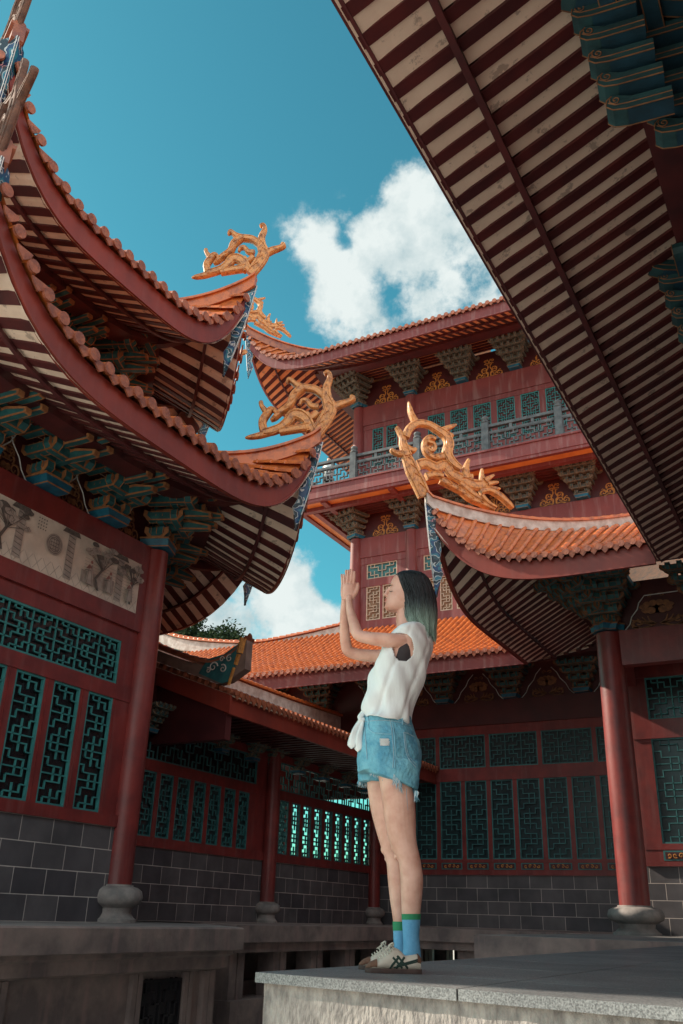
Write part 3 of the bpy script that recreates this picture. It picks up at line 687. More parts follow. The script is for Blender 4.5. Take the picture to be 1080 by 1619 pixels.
def ink(mb, hw, z0, z1, y, k):
    """ink scene: pines, figures, pavilion, medallion, brick floor; flat strokes on the panel"""
    rnd = random.Random(5 + k); H = z1 - z0
    f = lambda a, z, c: (a, y + c, z0 + z * H)
    lay = [0.0]
    def poly(pts, m): lay[0] += .0002; mb.mat(m); mb.add([f(a, z, .002 + lay[0]) for a, z in pts], [tuple(range(len(pts)))])
    def line(pts, w, m): 
        mb.mat(m); lay[0] += .0001; n = len(pts); v = []
        for i, (a, z) in enumerate(pts):
            b0 = pts[max(i - 1, 0)]; b1 = pts[min(i + 1, n - 1)]; tx, tz = b1[0] - b0[0], (b1[1] - b0[1]) * H; q = hypot(tx, tz) or 1
            nx, nz = -tz / q * w / 2, tx / q * w / 2; v += [f(a + nx, z + nz / H, .002 + lay[0]), f(a - nx, z - nz / H, .002 + lay[0])]
        mb.add(v, [(2 * i, 2 * i + 2, 2 * i + 3, 2 * i + 1) for i in range(n - 1)])
    for i in range(26):
        x = -2.3 + i * .18; line([(x, .02), (x + .16, .26)], .007, 'inkgrey'); line([(x + .16, .02), (x, .26)], .007, 'inkgrey')
    for xx in (-1.9, -.75, .28):
        poly([(xx, .08), (xx + .16, .08), (xx + .16, .92), (xx, .92)], 'inkgrey')
        for q in range(9): line([(xx + .01, .12 + q * .09), (xx + .15, .15 + q * .09)], .012, 'ink')
        poly([(xx - .1, .9), (xx + .3, .9), (xx + .24, .99), (xx - .05, .99)], 'ink')
    for q in range(7):
        zz = .28 + q * .06; line([(-2.2, zz), (-1.0, zz - .02)], .006, 'inkgrey')
    poly([(-1.7, .15), (-.95, .15), (-.95, .38), (-1.7, .42)], 'inkgrey')
    cx, cz = -.33, .58; poly([(cx + .17 * cos(g), cz + .17 / H * sin(g)) for g in [2 * pi * q / 20 for q in range(20)]], 'inkgrey')
    for r in (.14, .11): line([(cx + r * cos(g), cz + r / H * sin(g)) for g in [2 * pi * q / 20 for q in range(21)]], .009, 'ink')
    for q in range(4): line([(cx - .09, cz - .09 + q * .06), (cx + .09, cz - .09 + q * .06)], .010, 'ink'); line([(cx - .08 + q * .05, cz - .11), (cx - .08 + q * .05, cz + .11)], .008, 'ink')
    for col in range(4):
        for r in range(4): line([(-.12 + col * .05, .93 - r * .06), (-.10 + col * .05, .92 - r * .06)], .018, 'ink')
    def pine(x, zt, s, lean):
        tr = [(x, .1), (x + lean * .2, .3), (x - lean * .1, .5), (x + lean * .4, zt)]
        for q in range(4): line([(a + q * .012, z) for a, z in tr], .02 * s, 'ink')
        for q in range(13):
            cx = x + rnd.uniform(-.38, .38) * s; cz = zt + rnd.uniform(-.2, .12); r = rnd.uniform(.05, .10) * s
            line([tr[2], (cx, cz)], .010, 'ink')
            poly([(cx + r * 1.5 * cos(g) * rnd.uniform(.8, 1.1), cz + r / H * .7 * sin(g) * rnd.uniform(.8, 1.1)) for g in [2 * pi * w / 11 for w in range(11)]], 'inkgrey' if q % 3 else 'ink')
            for u in range(4): line([(cx + rnd.uniform(-r, r), cz - .03), (cx + rnd.uniform(-r, r), cz + .05)], .006, 'ink')
    pine(.62, .80, 1.0, .3); pine(1.55, .70, 1.2, -.5); pine(-1.35, .85, .9, .4); pine(1.95, .45, .6, .6); pine(-2.1, .75, .7, .2)
    for q in range(12):
        cx, cz = 1.5 + rnd.uniform(-.3, .5), rnd.uniform(.15, .4); r = rnd.uniform(.03, .07); line([(cx - r, cz), (cx, cz + r * 1.6), (cx + r, cz - .01)], .012, 'ink')
    for (x, s) in ((.80, 1), (1.08, .95), (-1.1, 1.1), (-1.55, 1), (-2.05, 1)):
        poly([(x - .07 * s, .14), (x + .08 * s, .14), (x + .05 * s, .42 * s), (x - .03 * s, .46 * s), (x - .06 * s, .3)], 'inkgrey')
        poly([(x - .02, .40 * s), (x + .10 * s, .36 * s), (x + .04, .46 * s)], 'inkred'); poly([(x + .028 * cos(g), .5 * s + .028 / H * sin(g)) for g in [2 * pi * q / 8 for q in range(8)]], 'inkred')
        line([(x - .05, .15), (x - .01, .44 * s)], .009, 'ink'); line([(x + .06, .15), (x + .04, .42 * s)], .009, 'ink'); line([(x, .36 * s), (x + .13, .33 * s)], .01, 'ink')
    mb.mat('red')
# ================================================================== ground
g = MB(); g.mat('ground'); g.box(-300, 300, -200, 600, -1.75, -1.6); tag(g.build('ground'), kind='structure')

# ================================================================== octagonal pavilion (left)
PC = (-16.51, 8.76)
def hipz(sd, e): 
    """height over a corner as a function of the distance inward from the tip along the hip"""
    h = e
    return lambda r: sd.z(sd.L / 2 - r * cos(h) * abs(sd.cr), r * cos(h)) if sd.cr > 0 else sd.z(0, r)
pav = thing('octagonal_pavilion', (PC[0], PC[1], 0), 'red octagonal pavilion with two tiers of upturned eaves, nearest building on the left', 'pavilion')
# plan: a rectangle with chamfered corners; (ax, hy, c) = half depth, half length of the front, chamfer leg
def shrink(pl_, d): return (pl_[0] - d, pl_[1] - .4142 * d, pl_[2] - .5858 * d)
def pside(pl_, k):
    ax, hy, c = pl_; k %= 8
    ln = {0: 2 * hy, 4: 2 * hy, 2: 2 * (ax - c), 6: 2 * (ax - c)}.get(k, c * 1.41421)
    m = {0: (ax, 0), 1: (ax - c / 2, hy + c / 2), 2: (0, hy + c), 3: (-ax + c / 2, hy + c / 2), 4: (-ax, 0), 5: (-ax + c / 2, -hy - c / 2), 6: (0, -hy - c), 7: (ax - c / 2, -hy - c / 2)}[k]
    return (PC[0] + m[0], PC[1] + m[1]), ln
def pvert(pl_, k):
    """corner between side k and side k+1"""
    ax, hy, c = pl_
    m = [(ax, hy), (ax - c, hy + c), (-ax + c, hy + c), (-ax, hy), (-ax, -hy), (-ax + c, -hy - c), (ax - c, -hy - c), (ax, -hy)][k % 8]
    return (PC[0] + m[0], PC[1] + m[1])
LOWP = (9.03, 3.74, 3.32); UPP = (7.75, 3.08, 2.5)
def oct_side(pl_, z0, k, dmax, **kw):
    m, ln = pside(pl_, k); return Side(frame(m[0], m[1], 45 * k), ln, z0, .4142, .4142, dmax=dmax, **kw)
uB = Vector((cos(pi / 8), sin(pi / 8), 0))
HORN_A = traced(STK_A, 230, 340, 4.26, (390, 447), Vector((*pvert(UPP, 0), 11.75)), uB)
tipC = Vector((-6.9, 16.6, 8.4)); uC = Vector((-.7071, -.7071, 0))
HORN_C = traced(STK_C, 590, 620, 4.5, (663, 772), tipC, uC)
for tier, (PL, z0, dmax, scale, R1) in enumerate(((LOWP, 6.45, 4.2, 1.08, 4.5), (UPP, 9.78, 4.4, 1.0, 4.7))):
    kw = dict(rise=1.55 if tier == 0 else 1.72, Lr=PL[1], p=4.2)
    for k in range(-2, 4):
        sd = oct_side(PL, z0, k, dmax, **kw)
        mb = MB(); roof_tiles(mb, sd, pitch=.29, m='tile'); mb.build('roof_tiles', pav, smooth=True, autos=45)
        mb = MB(); fascia(mb, sd, h=.41 if tier == 0 else .45, tap=.25); mb.build('eave_board', pav)
        if -1 <= k <= 2:
            p, r = MB(), MB(); soffit(sd, mb_p=p, mb_r=r, h=.46 + .05 * tier, dw=2.75); p.build('soffit_boards', pav); r.build('rafters', pav)
    sd = oct_side(PL, z0, 0, dmax, **kw); zf = hipz(sd, pi / 8)
    for k in (-3, -2, -1, 0, 1, 2):
        ang = 22.5 + 45 * k; V = Vector((*pvert(PL, k), 0)); u = Vector((cos(radians(ang)), sin(radians(ang)), 0))
        cc = V - u * 10; path, u = hip_path((cc.x, cc.y), ang, 10, R1, zf, ext=.12)
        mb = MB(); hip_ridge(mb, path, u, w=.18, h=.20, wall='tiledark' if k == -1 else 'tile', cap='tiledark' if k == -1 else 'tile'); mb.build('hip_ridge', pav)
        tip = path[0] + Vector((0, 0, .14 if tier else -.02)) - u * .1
        mb = MB(); horn(mb, HORN_A, tip, u, s=scale, th=.045 if k == -1 else .065, m='horn_brown' if k == -1 else 'horn'); mb.build('ridge_ornament', pav, smooth=True, autos=50)
        mb = MB(); corner_board(mb, path[0] + Vector((0, 0, -.02)) + u * .02, u, length=1.75 if tier == 0 else 2.1, w=.34 if k == -1 else .22, spread=38 if k == -1 else 14, lean=.24); mb.build('hanging_board', pav)
        mb = MB(); mb.mat('rafter'); side = Vector((-u.y, u.x, 0)); rr = []
        for i in range(20):
            rad = .15 + i * .16; q_ = V - u * rad + Vector((0, 0, zf(rad) - .46)); hh = .12 + .2 * min(1, i / 9)
            rr.append([q_ + side * .07 + Vector((0, 0, .02)), q_ - side * .07 + Vector((0, 0, .02)), q_ - side * .07 - Vector((0, 0, hh)), q_ + side * .07 - Vector((0, 0, hh))])
        mb.grid(rr, closed=True); mb.build('hip_beam', pav)
mb = MB(); mb.mat('tiledark'); TP = shrink(UPP, 4.3); zt_ = oct_side(UPP, 9.78, 0, 4.4).z(0, 4.3)
mb.add([(*pvert(TP, k), zt_) for k in range(8)] + [(PC[0], PC[1] - 1.5, zt_ + 2.2), (PC[0], PC[1] + 1.5, zt_ + 2.2)], [(7, 0, 9, 8), (0, 1, 9), (1, 2, 9), (2, 3, 9), (3, 4, 8, 9), (4, 5, 8), (5, 6, 8), (6, 7, 8)]); mb.build('roof_crown', pav)
# walls
WPL = shrink(LOWP, 2.52)
for k in (-2, -1, 0, 1): x, y = pvert(WPL, k); column(x, y, 0, 5.93, .225, pav)
for k in (-1, 0, 1, 2):
    m_, ln = pside(WPL, k); fr = frame(m_[0], m_[1], 45 * k); hl = ln / 2 - .05
    if k != 0:
        mb = MB(fr); mb.mat('brick'); mb.box(-hl, hl, -.22, .02, 0, 1.33); mb.build('stone_dado', pav)
        w = MB(fr); w.mat('maroon'); w.box(-hl, hl, -.35, -.18, 1.33, 7.2); w.mat('red'); w.box(-hl, hl, -.17, .0, 1.331, 5.96); w.build('wall', pav)
        for s in ((0,) if k % 2 else (-1.4, 0, 1.4)): b = MB(); bracket(b, fr, s, 5.97, beaks=True, coarse=True); b.build('bracket_cluster', pav)
        continue
    mb = MB(fr); mb.mat('brick'); mb.box(-hl, hl, -.22, .02, 0, 1.33); mb.build('stone_dado', pav)
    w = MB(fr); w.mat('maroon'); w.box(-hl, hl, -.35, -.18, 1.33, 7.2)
    w.mat('red')
    tall = [(-2.10 + i * .73, -2.10 + i * .73 + .56) for i in range(6)]
    w.box(-hl, hl, -.17, .06, 1.331, 1.50)
    stiles(w, -hl, hl, 1.50, 3.24, tall, -.17, .0); w.box(-hl, hl, -.17, .015, 3.24, 3.47); stiles(w, -hl, hl, 3.47, 4.18, [(-2.12, 2.12)], -.17, 0)
    w.box(-hl, hl, -.17, .0, 4.18, 4.42); w.box(-hl, hl, -.17, .05, 4.42, 4.70); w.box(-hl, -2.32, -.17, .048, 4.70, 5.58); w.box(2.32, hl, -.17, .048, 4.70, 5.58); w.box(-hl, hl, -.17, .05, 5.58, 5.96)
    for i in range(6): w.box(-2.14 + i * .73 - .008, -2.14 + i * .73, 0.0, .012, 1.50, 3.24)
    w.build('wall', pav)
    for i, (s0, s1) in enumerate(tall): window(fr, pav, s0, s1, 1.50, 3.24, -.02, unit=.115, bar=.019)
    window(fr, pav, -2.12, 2.12, 3.47, 4.18, -.02, unit=.115, bar=.019)
    # ink painting in the frieze
    if k >= 0:
        pt = MB(fr); pt.mat('ink_paper'); pt.box(-2.32, 2.32, -.02, .035, 4.70, 5.58)
        ink(pt, 2.32, 4.70, 5.58, .036, k)
        pt.build('painted_frieze', pav)
    for i, s in enumerate((-1.79, -.44, .91) if k == 0 else (-1.35, 0, 1.35)):
        pass
    for s in (-1.37, 0, 1.37):
        b = MB(); bracket(b, fr, s, 5.97, beaks=True, coarse=True, sc=1.12); b.build('bracket_cluster', pav)
    for s in (-2.05, -.69, .69, 2.05):
        o = MB(); scroll_orn(o, fr, s, 6.02, .62, .72, 'dullgold', y=-.14, kind='stack'); o.build('frieze_ornament', pav)
    mb = MB(fr); mb.mat('white')
    for s in (-1.37, 0, 1.37):
        for sg in (-1, 1): mb.tube([(s + sg * (.27 + .12 * q + (.03 if q % 2 else -.01)), -.10, 6.0 + q * .17) for q in range(6)], .012, seg=4)
    mb.build('frieze_outline', pav)
for k in (-2, -1, 0, 1):   # corner clusters
    a = 22.5 + 45 * k; x, y = pvert(WPL, k); b = MB(); bracket(b, frame(x, y, a), 0, 5.97, beaks=True, sc=1.08, coarse=True); b.build('bracket_cluster', pav)
# upper storey
UW = shrink(UPP, 2.52)
for k in (-1, 0, 1, 2):
    m_, ln = pside(UW, k); fr = frame(m_[0], m_[1], 45 * k); hl = ln / 2
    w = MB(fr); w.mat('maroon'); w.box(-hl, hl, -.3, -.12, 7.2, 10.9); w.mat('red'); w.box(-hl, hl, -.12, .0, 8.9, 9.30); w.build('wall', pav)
    for s in ((-.9, 0, .9) if k in (0, 2) else (0,)): b = MB(); bracket(b, fr, s, 9.31, beaks=True, sc=.95, coarse=True); b.build('bracket_cluster', pav)
for k in (-2, -1, 0, 1):
    a = 22.5 + 45 * k; x, y = pvert(UW, k)
    column(x, y, 7.2, 9.3, .2, pav, base=False); b = MB(); bracket(b, frame(x, y, a), 0, 9.31, beaks=True, coarse=True); b.build('bracket_cluster', pav)
# octagonal podium
pod = thing('stone_podium', (PC[0], PC[1], -1.6), 'stained stone podium with moulded edge and fretwork vents under the octagonal pavilion', 'podium')
PODP = (8.90, 2.62, 3.6)
prof = [(0, 0), (-.03, -.02), (-.03, -.27), (.10, -.29), (.10, -.33), (.16, -.36), (.16, -.49), (.28, -.52), (.38, -.53), (.38, -1.20), (.28, -1.22), (.10, -1.26), (.06, -1.40), (.06, -1.60)]
mb = MB(); mb.mat('podium'); mb.grid([[(*pvert(shrink(PODP, d), k), z) for k in range(8)] for d, z in prof], closed=True); mb.mat('floor'); mb.add([(*pvert(PODP, k), 0) for k in range(8)], [tuple(range(8))]); mb.build('podium_body', pod)
for k in (-1, 0, 1):
    m_, ln = pside(shrink(PODP, .38), k); fr = frame(m_[0], m_[1], 45 * k); hl = ln / 2
    for c in (-1.42, 1.75) if k == 0 else (-1.2, 1.2):
        v = MB(fr); v.mat('pane'); v.box(c - .40, c + .40, -.02, .004, -1.15, -.60)
        fret(v, c - .40, c + .40, -1.15, -.60, .03, unit=.11, m='pane'); v.build('vent', pod)
        for q in (-.56, -.46, .46, .56): s = MB(fr); s.mat('podium'); s.box(c + q - .04, c + q + .04, 0, .07, -1.2, -.53); s.build('pilaster', pod)
    for q in (-hl + .05, -hl + .17, hl - .17, hl - .05): s = MB(fr); s.mat('podium'); s.box(q - .05, q + .05, 0, .09, -1.2, -.53); s.build('pilaster', pod)

# ================================================================== covered gallery (behind the column on the left)
gal = thing('covered_gallery', (-12.4, 19.5, 0), 'low red gallery with lattice walls and orange tiled gable roof beyond the pavilion', 'gallery')
fg = frame(-12.4, 19.4, 0)     # s = 19.4 - Y
S = lambda Y: 19.4 - Y
zoneA, zoneB = (13.7, 19.15), (19.5, 25.3)
mb = MB(fg); mb.mat('brick'); mb.box(S(25.4), S(13.2), -.25, 0, 0, 1.33); mb.build('stone_dado', gal)
w = MB(fg); w.mat('maroon'); w.box(S(19.3), S(13.2), -.3, -.16, 1.33, 4.6)
w.mat('red')
tA = [(S(14.02 + i * .575 + .44), S(14.02 + i * .575)) for i in range(8)]; tB = [(S(19.85 + i * .575 + .44), S(19.85 + i * .575)) for i in range(9)]
for (za, zb, wins, t) in ((1.331, 1.52, [], .04), (1.52, 2.78, tA + tB, 0), (2.78, 3.0, [], .012), (3.0, 3.68, [(S(18.75), S(13.95)), (S(25.0), S(19.75))], 0), (3.68, 3.86, [], .02)):
    stiles(w, S(25.4), S(13.2), za, zb, wins, -.12, t)
w.mat('maroon'); w.box(S(25.4), S(13.2), -.14, -.02, 3.86, 4.75)
w.build('wall', gal)
for a, b in tA: window(fg, gal, a, b, 1.52, 2.78, -.02, unit=.11, lat='lattice_dark', pane='pane_teal')
for a, b in tB: window(fg, gal, a, b, 1.52, 2.78, -.02, unit=.11, lat='lattice_dark', pane=None, bar=.034)
window(fg, gal, S(18.75), S(13.95), 3.0, 3.68, -.02, unit=.13, lat='lattice_dark')
window(fg, gal, S(25.0), S(19.75), 3.0, 3.68, -.02, unit=.13, lat='lattice_dark', pane=None, bar=.034)
# outer lattice wall of the open bay
fo = frame(-15.4, 22.4, 0); w = MB(fo); w.mat('red'); w.box(-3, 3, -.15, 0, 1.33, 1.45); w.box(-3, 3, -.15, 0, 3.7, 4.3); w.mat('brick'); w.box(-3, 3, -.2, .0, 0, 1.33); w.mat('red')
for i in range(7): w.box(-3 + i - .06, -3 + i + .06, -.13, -.01, 1.45, 3.7)
w.build('outer_wall', gal)
for i in range(6): window(fo, gal, -2.94 + i, -2.06 + i, 1.45, 3.7, -.03, unit=.12, lat='lattice_dark', pane=None if i in (2, 4) else 'pane_teal', bar=.05)  # panes added to most windows to dim the sky glow
for y in (13.75, 19.33, 24.95): column(-12.3, y, 0, 3.95, .175, gal, m='red', sc=.85)
for y in (14.6, 15.9, 17.15, 18.45, 19.33, 20.6, 21.9, 23.2, 24.5):
    b = MB(); bracket(b, fg, S(y), 3.50, tiers=4, sc=.62, pal=('teal', 'oldedge', 'blue')); b.build('bracket_cluster', gal)
    o = MB(); scroll_orn(o, fg, S(y) - .65, 3.86, .42, .42, 'dullgold', y=.0); o.build('frieze_ornament', gal)
gsd = Side(frame(-10.5, 20.05, 0), 10.7, 4.20, 0, 0, upl=False, upr=False, dmax=3.4, a=.38, b=.0)
mb = MB(); roof_tiles(mb, gsd, pitch=.20); mb.build('roof_tiles', gal, smooth=True, autos=45)
gsd2 = Side(frame(-17.3, 20.05, 180), 10.7, 4.20, 0, 0, upl=False, upr=False, dmax=3.4, a=.38, b=.0)
mb = MB(); roof_tiles(mb, gsd2, pitch=.30); mb.build('roof_tiles', gal, smooth=True, autos=45)
mb = MB(); fascia(mb, gsd, h=.36); mb.build('eave_board', gal)
mb = MB(frame(-10.5, 20.05, 0)); mb.mat('maroon'); mb.add([(-5.35, -.1, 3.90), (5.3, -.1, 3.90), (5.3, -2.1, 4.55), (-5.35, -2.1, 4.55)], [(0, 1, 2, 3)])
for i in range(38): mb.box(-5.3 + i * .28, -5.3 + i * .28 + .12, -1.9, -.1, 3.86, 3.895)
mb.build('soffit_boards', gal)
# gable end: infill, barge board, tall verge ridge with painted end
fe = frame(-13.9, 14.72, -90)    # s grows toward -X ; s=-3.4 at the inner eave
mb = MB(fe); mb.mat('maroon'); mb.prism([(-3.3, 3.3), (3.3, 3.3), (3.3, 4.0), (0, 5.3), (-3.3, 4.0)], -.25, -.06, lambda a, z, c: (a, c, z))
mb.mat('fascia'); mb.prism([(-3.42, 4.15), (0, 5.45), (3.42, 4.15), (3.42, 3.78), (0, 5.08), (-3.42, 3.78)], -.05, .02, lambda a, z, c: (a, c, z)); mb.build('gable', gal)
mb = MB(fe); mb.mat('tileend')
for i in range(19): q = i / 18; mb.tube([(-3.42 + 3.4 * q, .09, 4.21 + 1.29 * q), (-3.42 + 3.4 * q, -.2, 4.21 + 1.29 * q)], .055, seg=10)
mb.build('verge_tiles', gal)
def ridge_wall(name, pts, nrm, w, hs, parent, wall='tiledark', cap='tile'):
    mb = MB(); mb.mat(wall); nrm = Vector(nrm); up = Vector((0, 0, 1))
    mb.grid([[p + nrm * w, p - nrm * w, p - nrm * w + up * h, p + nrm * w + up * h] for p, h in zip(pts, hs)], closed=True)
    for e in (0, -1): mb.add([pts[e] + nrm * w, pts[e] - nrm * w, pts[e] - nrm * w + up * hs[e], pts[e] + nrm * w + up * hs[e]], [(0, 1, 2, 3)])
    mb.mat(cap); top = [p + up * (h + .03) for p, h in zip(pts, hs)]
    mb.grid([[p + nrm * w * 1.5, p - nrm * w * 1.5, p - nrm * w * 1.5 + up * .05, p + nrm * w * 1.5 + up * .05] for p in top], closed=True)
    ln = 0; ring = []
    for i in range(len(top) - 1):
        d = (top[i + 1] - top[i]).length; k = max(1, int(d / .05))
        for j in range(k):
            p = top[i].lerp(top[i + 1], j / k); ln += d / k; r = w * (.85 - .2 * ((ln % .25) / .25)); ring.append([p + nrm * (r * cos(g)) + up * (.045 + r * sin(g)) for g in [pi * q / 6 for q in range(7)]])
    mb.grid(ring); return mb.build(name, parent)
vx = [-10.12, -10.35, -10.62, -11.02, -11.61, -12.5, -13.3, -13.9]; vt = [5.40, 5.16, 5.03, 4.97, 5.12, 5.46, 5.78, 6.02]
pp = spline([Vector((x, 14.72, t - .10)) for x, t in zip(vx, vt)], 5); bz = lambda x: 4.28 + .38 * max(0, -10.5 - x) + (.55 * max(0, x + 10.75) if x > -10.75 else 0)
pts = [Vector((q.x, 14.72, bz(q.x))) for q in pp]; hs = [q.z - b_.z - .08 for q, b_ in zip(pp, pts)]
M['brownplaster'] = mat('brown_verge_plaster', (.26, .17, .14), (.17, .11, .095), .8, 3.0, .3)
ridge_wall('verge_ridge', pts, (0, 1, 0), .11, hs, gal, wall='brownplaster', cap='tiledark')
mb = MB(); mb.mat('teal'); q = lambda a, z, c: (a, c, z)
mb.prism([(-10.24, 5.16), (-10.42, 4.40), (-10.62, 4.36), (-11.22, 4.62), (-11.02, 4.90), (-10.62, 4.96), (-10.36, 5.10)], 14.56, 14.60, q); mb.mat('plaster')
for (cx, cz, r, a0, dr) in ((-10.86, 4.72, .11, 0, 1), (-10.62, 4.66, .09, 2, -1), (-10.48, 4.86, .08, 1, 1), (-10.98, 4.66, .06, 2, -1), (-10.66, 4.86, .06, 0, 1)): spiral(mb, lambda a, z, t: (a, 14.56 - t, z), cx, cz, r, 1.3, a0, dr, .032)
mb.mat('gold'); mb.tube([(-10.20, 14.60, 5.26), (-10.26, 14.60, 4.95)], .075, seg=8); mb.tube([(-10.28, 14.6, 4.93), (-10.34, 14.6, 4.72)], .05, seg=6); mb.tube([(-10.36, 14.58, 4.66), (-10.46, 14.58, 4.32)], .035, seg=6); mb.build('painted_ridge_end', gal)
ridge_wall('main_ridge', spline([(-13.9, 14.9, 5.50), (-13.9, 18, 5.42), (-13.9, 22, 5.45), (-13.9, 25.4, 5.55)], 6), (1, 0, 0), .14, [.42] * 19, gal, wall='plaster')
# gallery podium and back podium
gp = thing('stone_podium', (-11, 19, -1.6), 'low stone podium on short square posts under the covered gallery', 'podium')
mb = MB(); mb.mat('podium')
mb.box(-17.5, -9.2, 13.6, 25.6, -.26, 0); mb.box(-9.2, -4.76, 20.2, 25.6, -.26, 0); mb.box(-17.5, -9.3, 13.7, 25.6, -.42, -.262); mb.box(-9.3, -4.8, 20.3, 25.6, -.42, -.262); mb.build('podium_top', gp)
for i in range(9): 
    mb = MB(); mb.mat('podium'); y = 14.0 + i * 1.35; mb.box(-9.75, -9.42, y - .22, y - .02, -1.6, -.425); mb.box(-9.75, -9.42, y + .02, y + .22, -1.6, -.425); mb.build('post', gp)
for i in range(4):
    mb = MB(); mb.mat('podium'); x = -9.2 + i * 1.35; mb.box(x - .2, x + .2, 20.5, 20.8, -1.6, -.425); mb.build('post', gp)
mb = MB(); mb.mat('podium'); mb.box(-17.5, -10.6, 13.9, 25.6, -1.6, -.43); mb.box(-9.9, -9.3, 13.7, 25.6, -1.6, -1.12); mb.box(-10.2, -9.9, 13.7, 25.6, -1.6, -.9); mb.build('podium_base', gp)

# ================================================================== temple tower (back)
tow = thing('temple_tower', (-8, 28, 0), 'three-storey red temple tower with a balcony and orange roofs standing at the back', 'tower')
fb = frame(-8.5, 25.5, -90)       # s = -8.5 - X
SB = lambda X: -8.5 - X
def rngX(a, b): return (SB(b), SB(a))
mb = MB(fb); mb.mat('brick'); mb.box(SB(-3.5), SB(-12.4), -.25, 0, 0, 1.33); mb.build('stone_dado', tow)
wx = [(-12.0 + i * .775, -12.0 + i * .775 + .655) for i in range(11)]
w = MB(fb); w.mat('maroon'); w.box(SB(-3.3), SB(-12.4), -.3, -.16, 1.33, 7.3); w.mat('red')
tw = [rngX(a, b) for a, b in wx]; hw = [rngX(wx[i][0], wx[i + 1][1]) for i in range(0, 10, 2)]
for (za, zb, wins, t) in ((1.331, 1.46, [], .05), (1.46, 1.66, [], .0), (1.66, 1.74, [], .01), (1.74, 3.86, tw, 0), (3.86, 4.22, [], .03), (4.22, 5.16, hw, 0), (5.16, 5.42, [], .02)): stiles(w, SB(-3.3), SB(-12.4), za, zb, wins, -.12, t)
w.mat('maroon'); w.box(SB(-3.3), SB(-12.4), -.12, .08, 5.42, 6.12); w.build('wall', tow)
for a, b in tw:
    window(fb, tow, a, b, 1.74, 3.86, -.02, lat='lattice_dark', unit=.13, pane='pane_teal')
    mb = MB(fb); mb.mat('lattice_dark'); mb.box(a + .02, b - .02, .0, .02, 1.475, 1.645); mb.mat('maroon'); mb.box(a + .05, b - .05, .005, .024, 1.50, 1.62); mb.mat('gold')
    cx = (a + b) / 2
    for q in range(4): spiral(mb, lambda aa, z, t: (aa, .024 + t, z), cx - .18 + .12 * q, 1.56, .045, 1.1, q * 1.3, 1 if q % 2 else -1, .025)
    mb.build('gilded_inset', tow)
for a, b in hw: window(fb, tow, a, b, 4.22, 5.16, -.02, lat='lattice_dark', unit=.13, pane='pane_teal')
for X in (-12.35, -10.25, -8.15, -6.05, -3.95):
    b = MB(); bracket(b, fb, SB(X), 6.12, sc=.97, pal=('teal', 'orange_dark', 'blue')); b.build('bracket_cluster', tow)
    o = MB(); scroll_orn(o, fb, SB(X - 1.05), 6.16, .95, .78, 'dullgold', y=-.14, kind='lotus'); o.build('frieze_ornament', tow)
    mb = MB(fb); mb.mat('white')
    for sg in (-1, 1): mb.tube([(SB(X) + sg * (.27 + .12 * q + (.03 if q % 2 else -.01)), -.10, 6.14 + q * .17) for q in range(6)], .011, seg=4)
    mb.build('frieze_outline', tow)
mb = MB(fb); mb.mat('maroon'); mb.box(SB(-12.41), SB(-22), -.3, -.1, 3.5, 7.3); mb.box(SB(-12.41), SB(-22), -.1, .05, 5.42, 6.12); mb.build('wall', tow)
for X in (-14.45, -16.55, -18.6): b = MB(); bracket(b, fb, SB(X), 6.12, sc=.97, pal=('teal', 'orange_dark', 'blue')); b.build('bracket_cluster', tow)
# lower roof: eave Y=22.8 from X=-6.75 to -22
lsd = Side(frame(-14.45, 22.8, -90), 15.1, 6.85, -1.0, 0, upl=False, upr=False, dmax=4.65, a=.42, b=.03)
mb = MB(); roof_tiles(mb, lsd, pitch=.215); mb.build('roof_tiles', tow, smooth=True, autos=45)
mb = MB(); fascia(mb, lsd, h=.40, m='towerred'); mb.build('eave_board', tow)
p, r = MB(), MB(); soffit(lsd, mb_p=p, mb_r=r, h=.44, dw=2.7); p.build('soffit_boards', tow); r.build('rafters', tow)
pts = spline([(-25, 27.5, 10.7), (-23.4, 27.5, 10.05), (-21.8, 27.5, 9.5), (-18.9, 27.5, 9.03), (-16.8, 27.5, 9.08), (-14.5, 27.5, 9.3)], 6)
ridge_wall('ridge', pts, (0, 1, 0), .16, [.42] * len(pts), tow, wall='plaster')
# storey walls above
ft = frame(-8.5, 27.5, -90)
XL = -14.45
w = MB(ft); w.mat('towerred')
w.box(SB(2), SB(XL), -10, -.14, 9.0, 19.8)
def rw(z0, z1, wins, t=0.0, x0=2, x1=XL): stiles(w, SB(x0), SB(x1), z0, z1, [rngX(a, b) for a, b in wins], -.138, t)
low2 = [(-14.0, -13.45), (-13.35, -12.78), (-11.75, -11.3), (-11.15, -10.7), (-10.55, -10.1), (-9.95, -9.5)]; hi2 = [(-14.0, -12.78), (-11.75, -10.7), (-10.55, -9.5)]
for X in range(4): low2.append((-8.9 + X * 1.4, -8.0 + X * 1.4))
rw(9.4, 9.80, []); rw(9.80, 11.06, low2); rw(11.06, 11.35, [], .02); rw(11.35, 11.93, hi2); rw(11.93, 12.2, [], .02); rw(12.2, 12.97, [], .06)
win3 = [(-13.85, -13.38), (-13.25, -12.8)] + [(-11.52 + i * .905, -11.52 + i * .905 + .68) for i in range(9)]
rw(14.4, 15.9, []); rw(15.9, 17.55, win3); rw(17.55, 17.75, [], .02); rw(17.75, 18.6, [], .06)
w.mat('maroon'); w.box(SB(2), SB(XL), -.14, -.10, 12.97, 14.0); w.box(SB(2), SB(XL), -.14, -.10, 18.6, 19.75)
w.build('wall', tow)
for a, b in low2: window(ft, tow, *rngX(a, b), 9.80, 11.06, -.02, lat='lattice_pale', pane='pane_warm', unit=.115)
for a, b in hi2: window(ft, tow, *rngX(a, b), 11.35, 11.93, -.02, lat='lattice_pale', pane='lattice_dark', unit=.12)
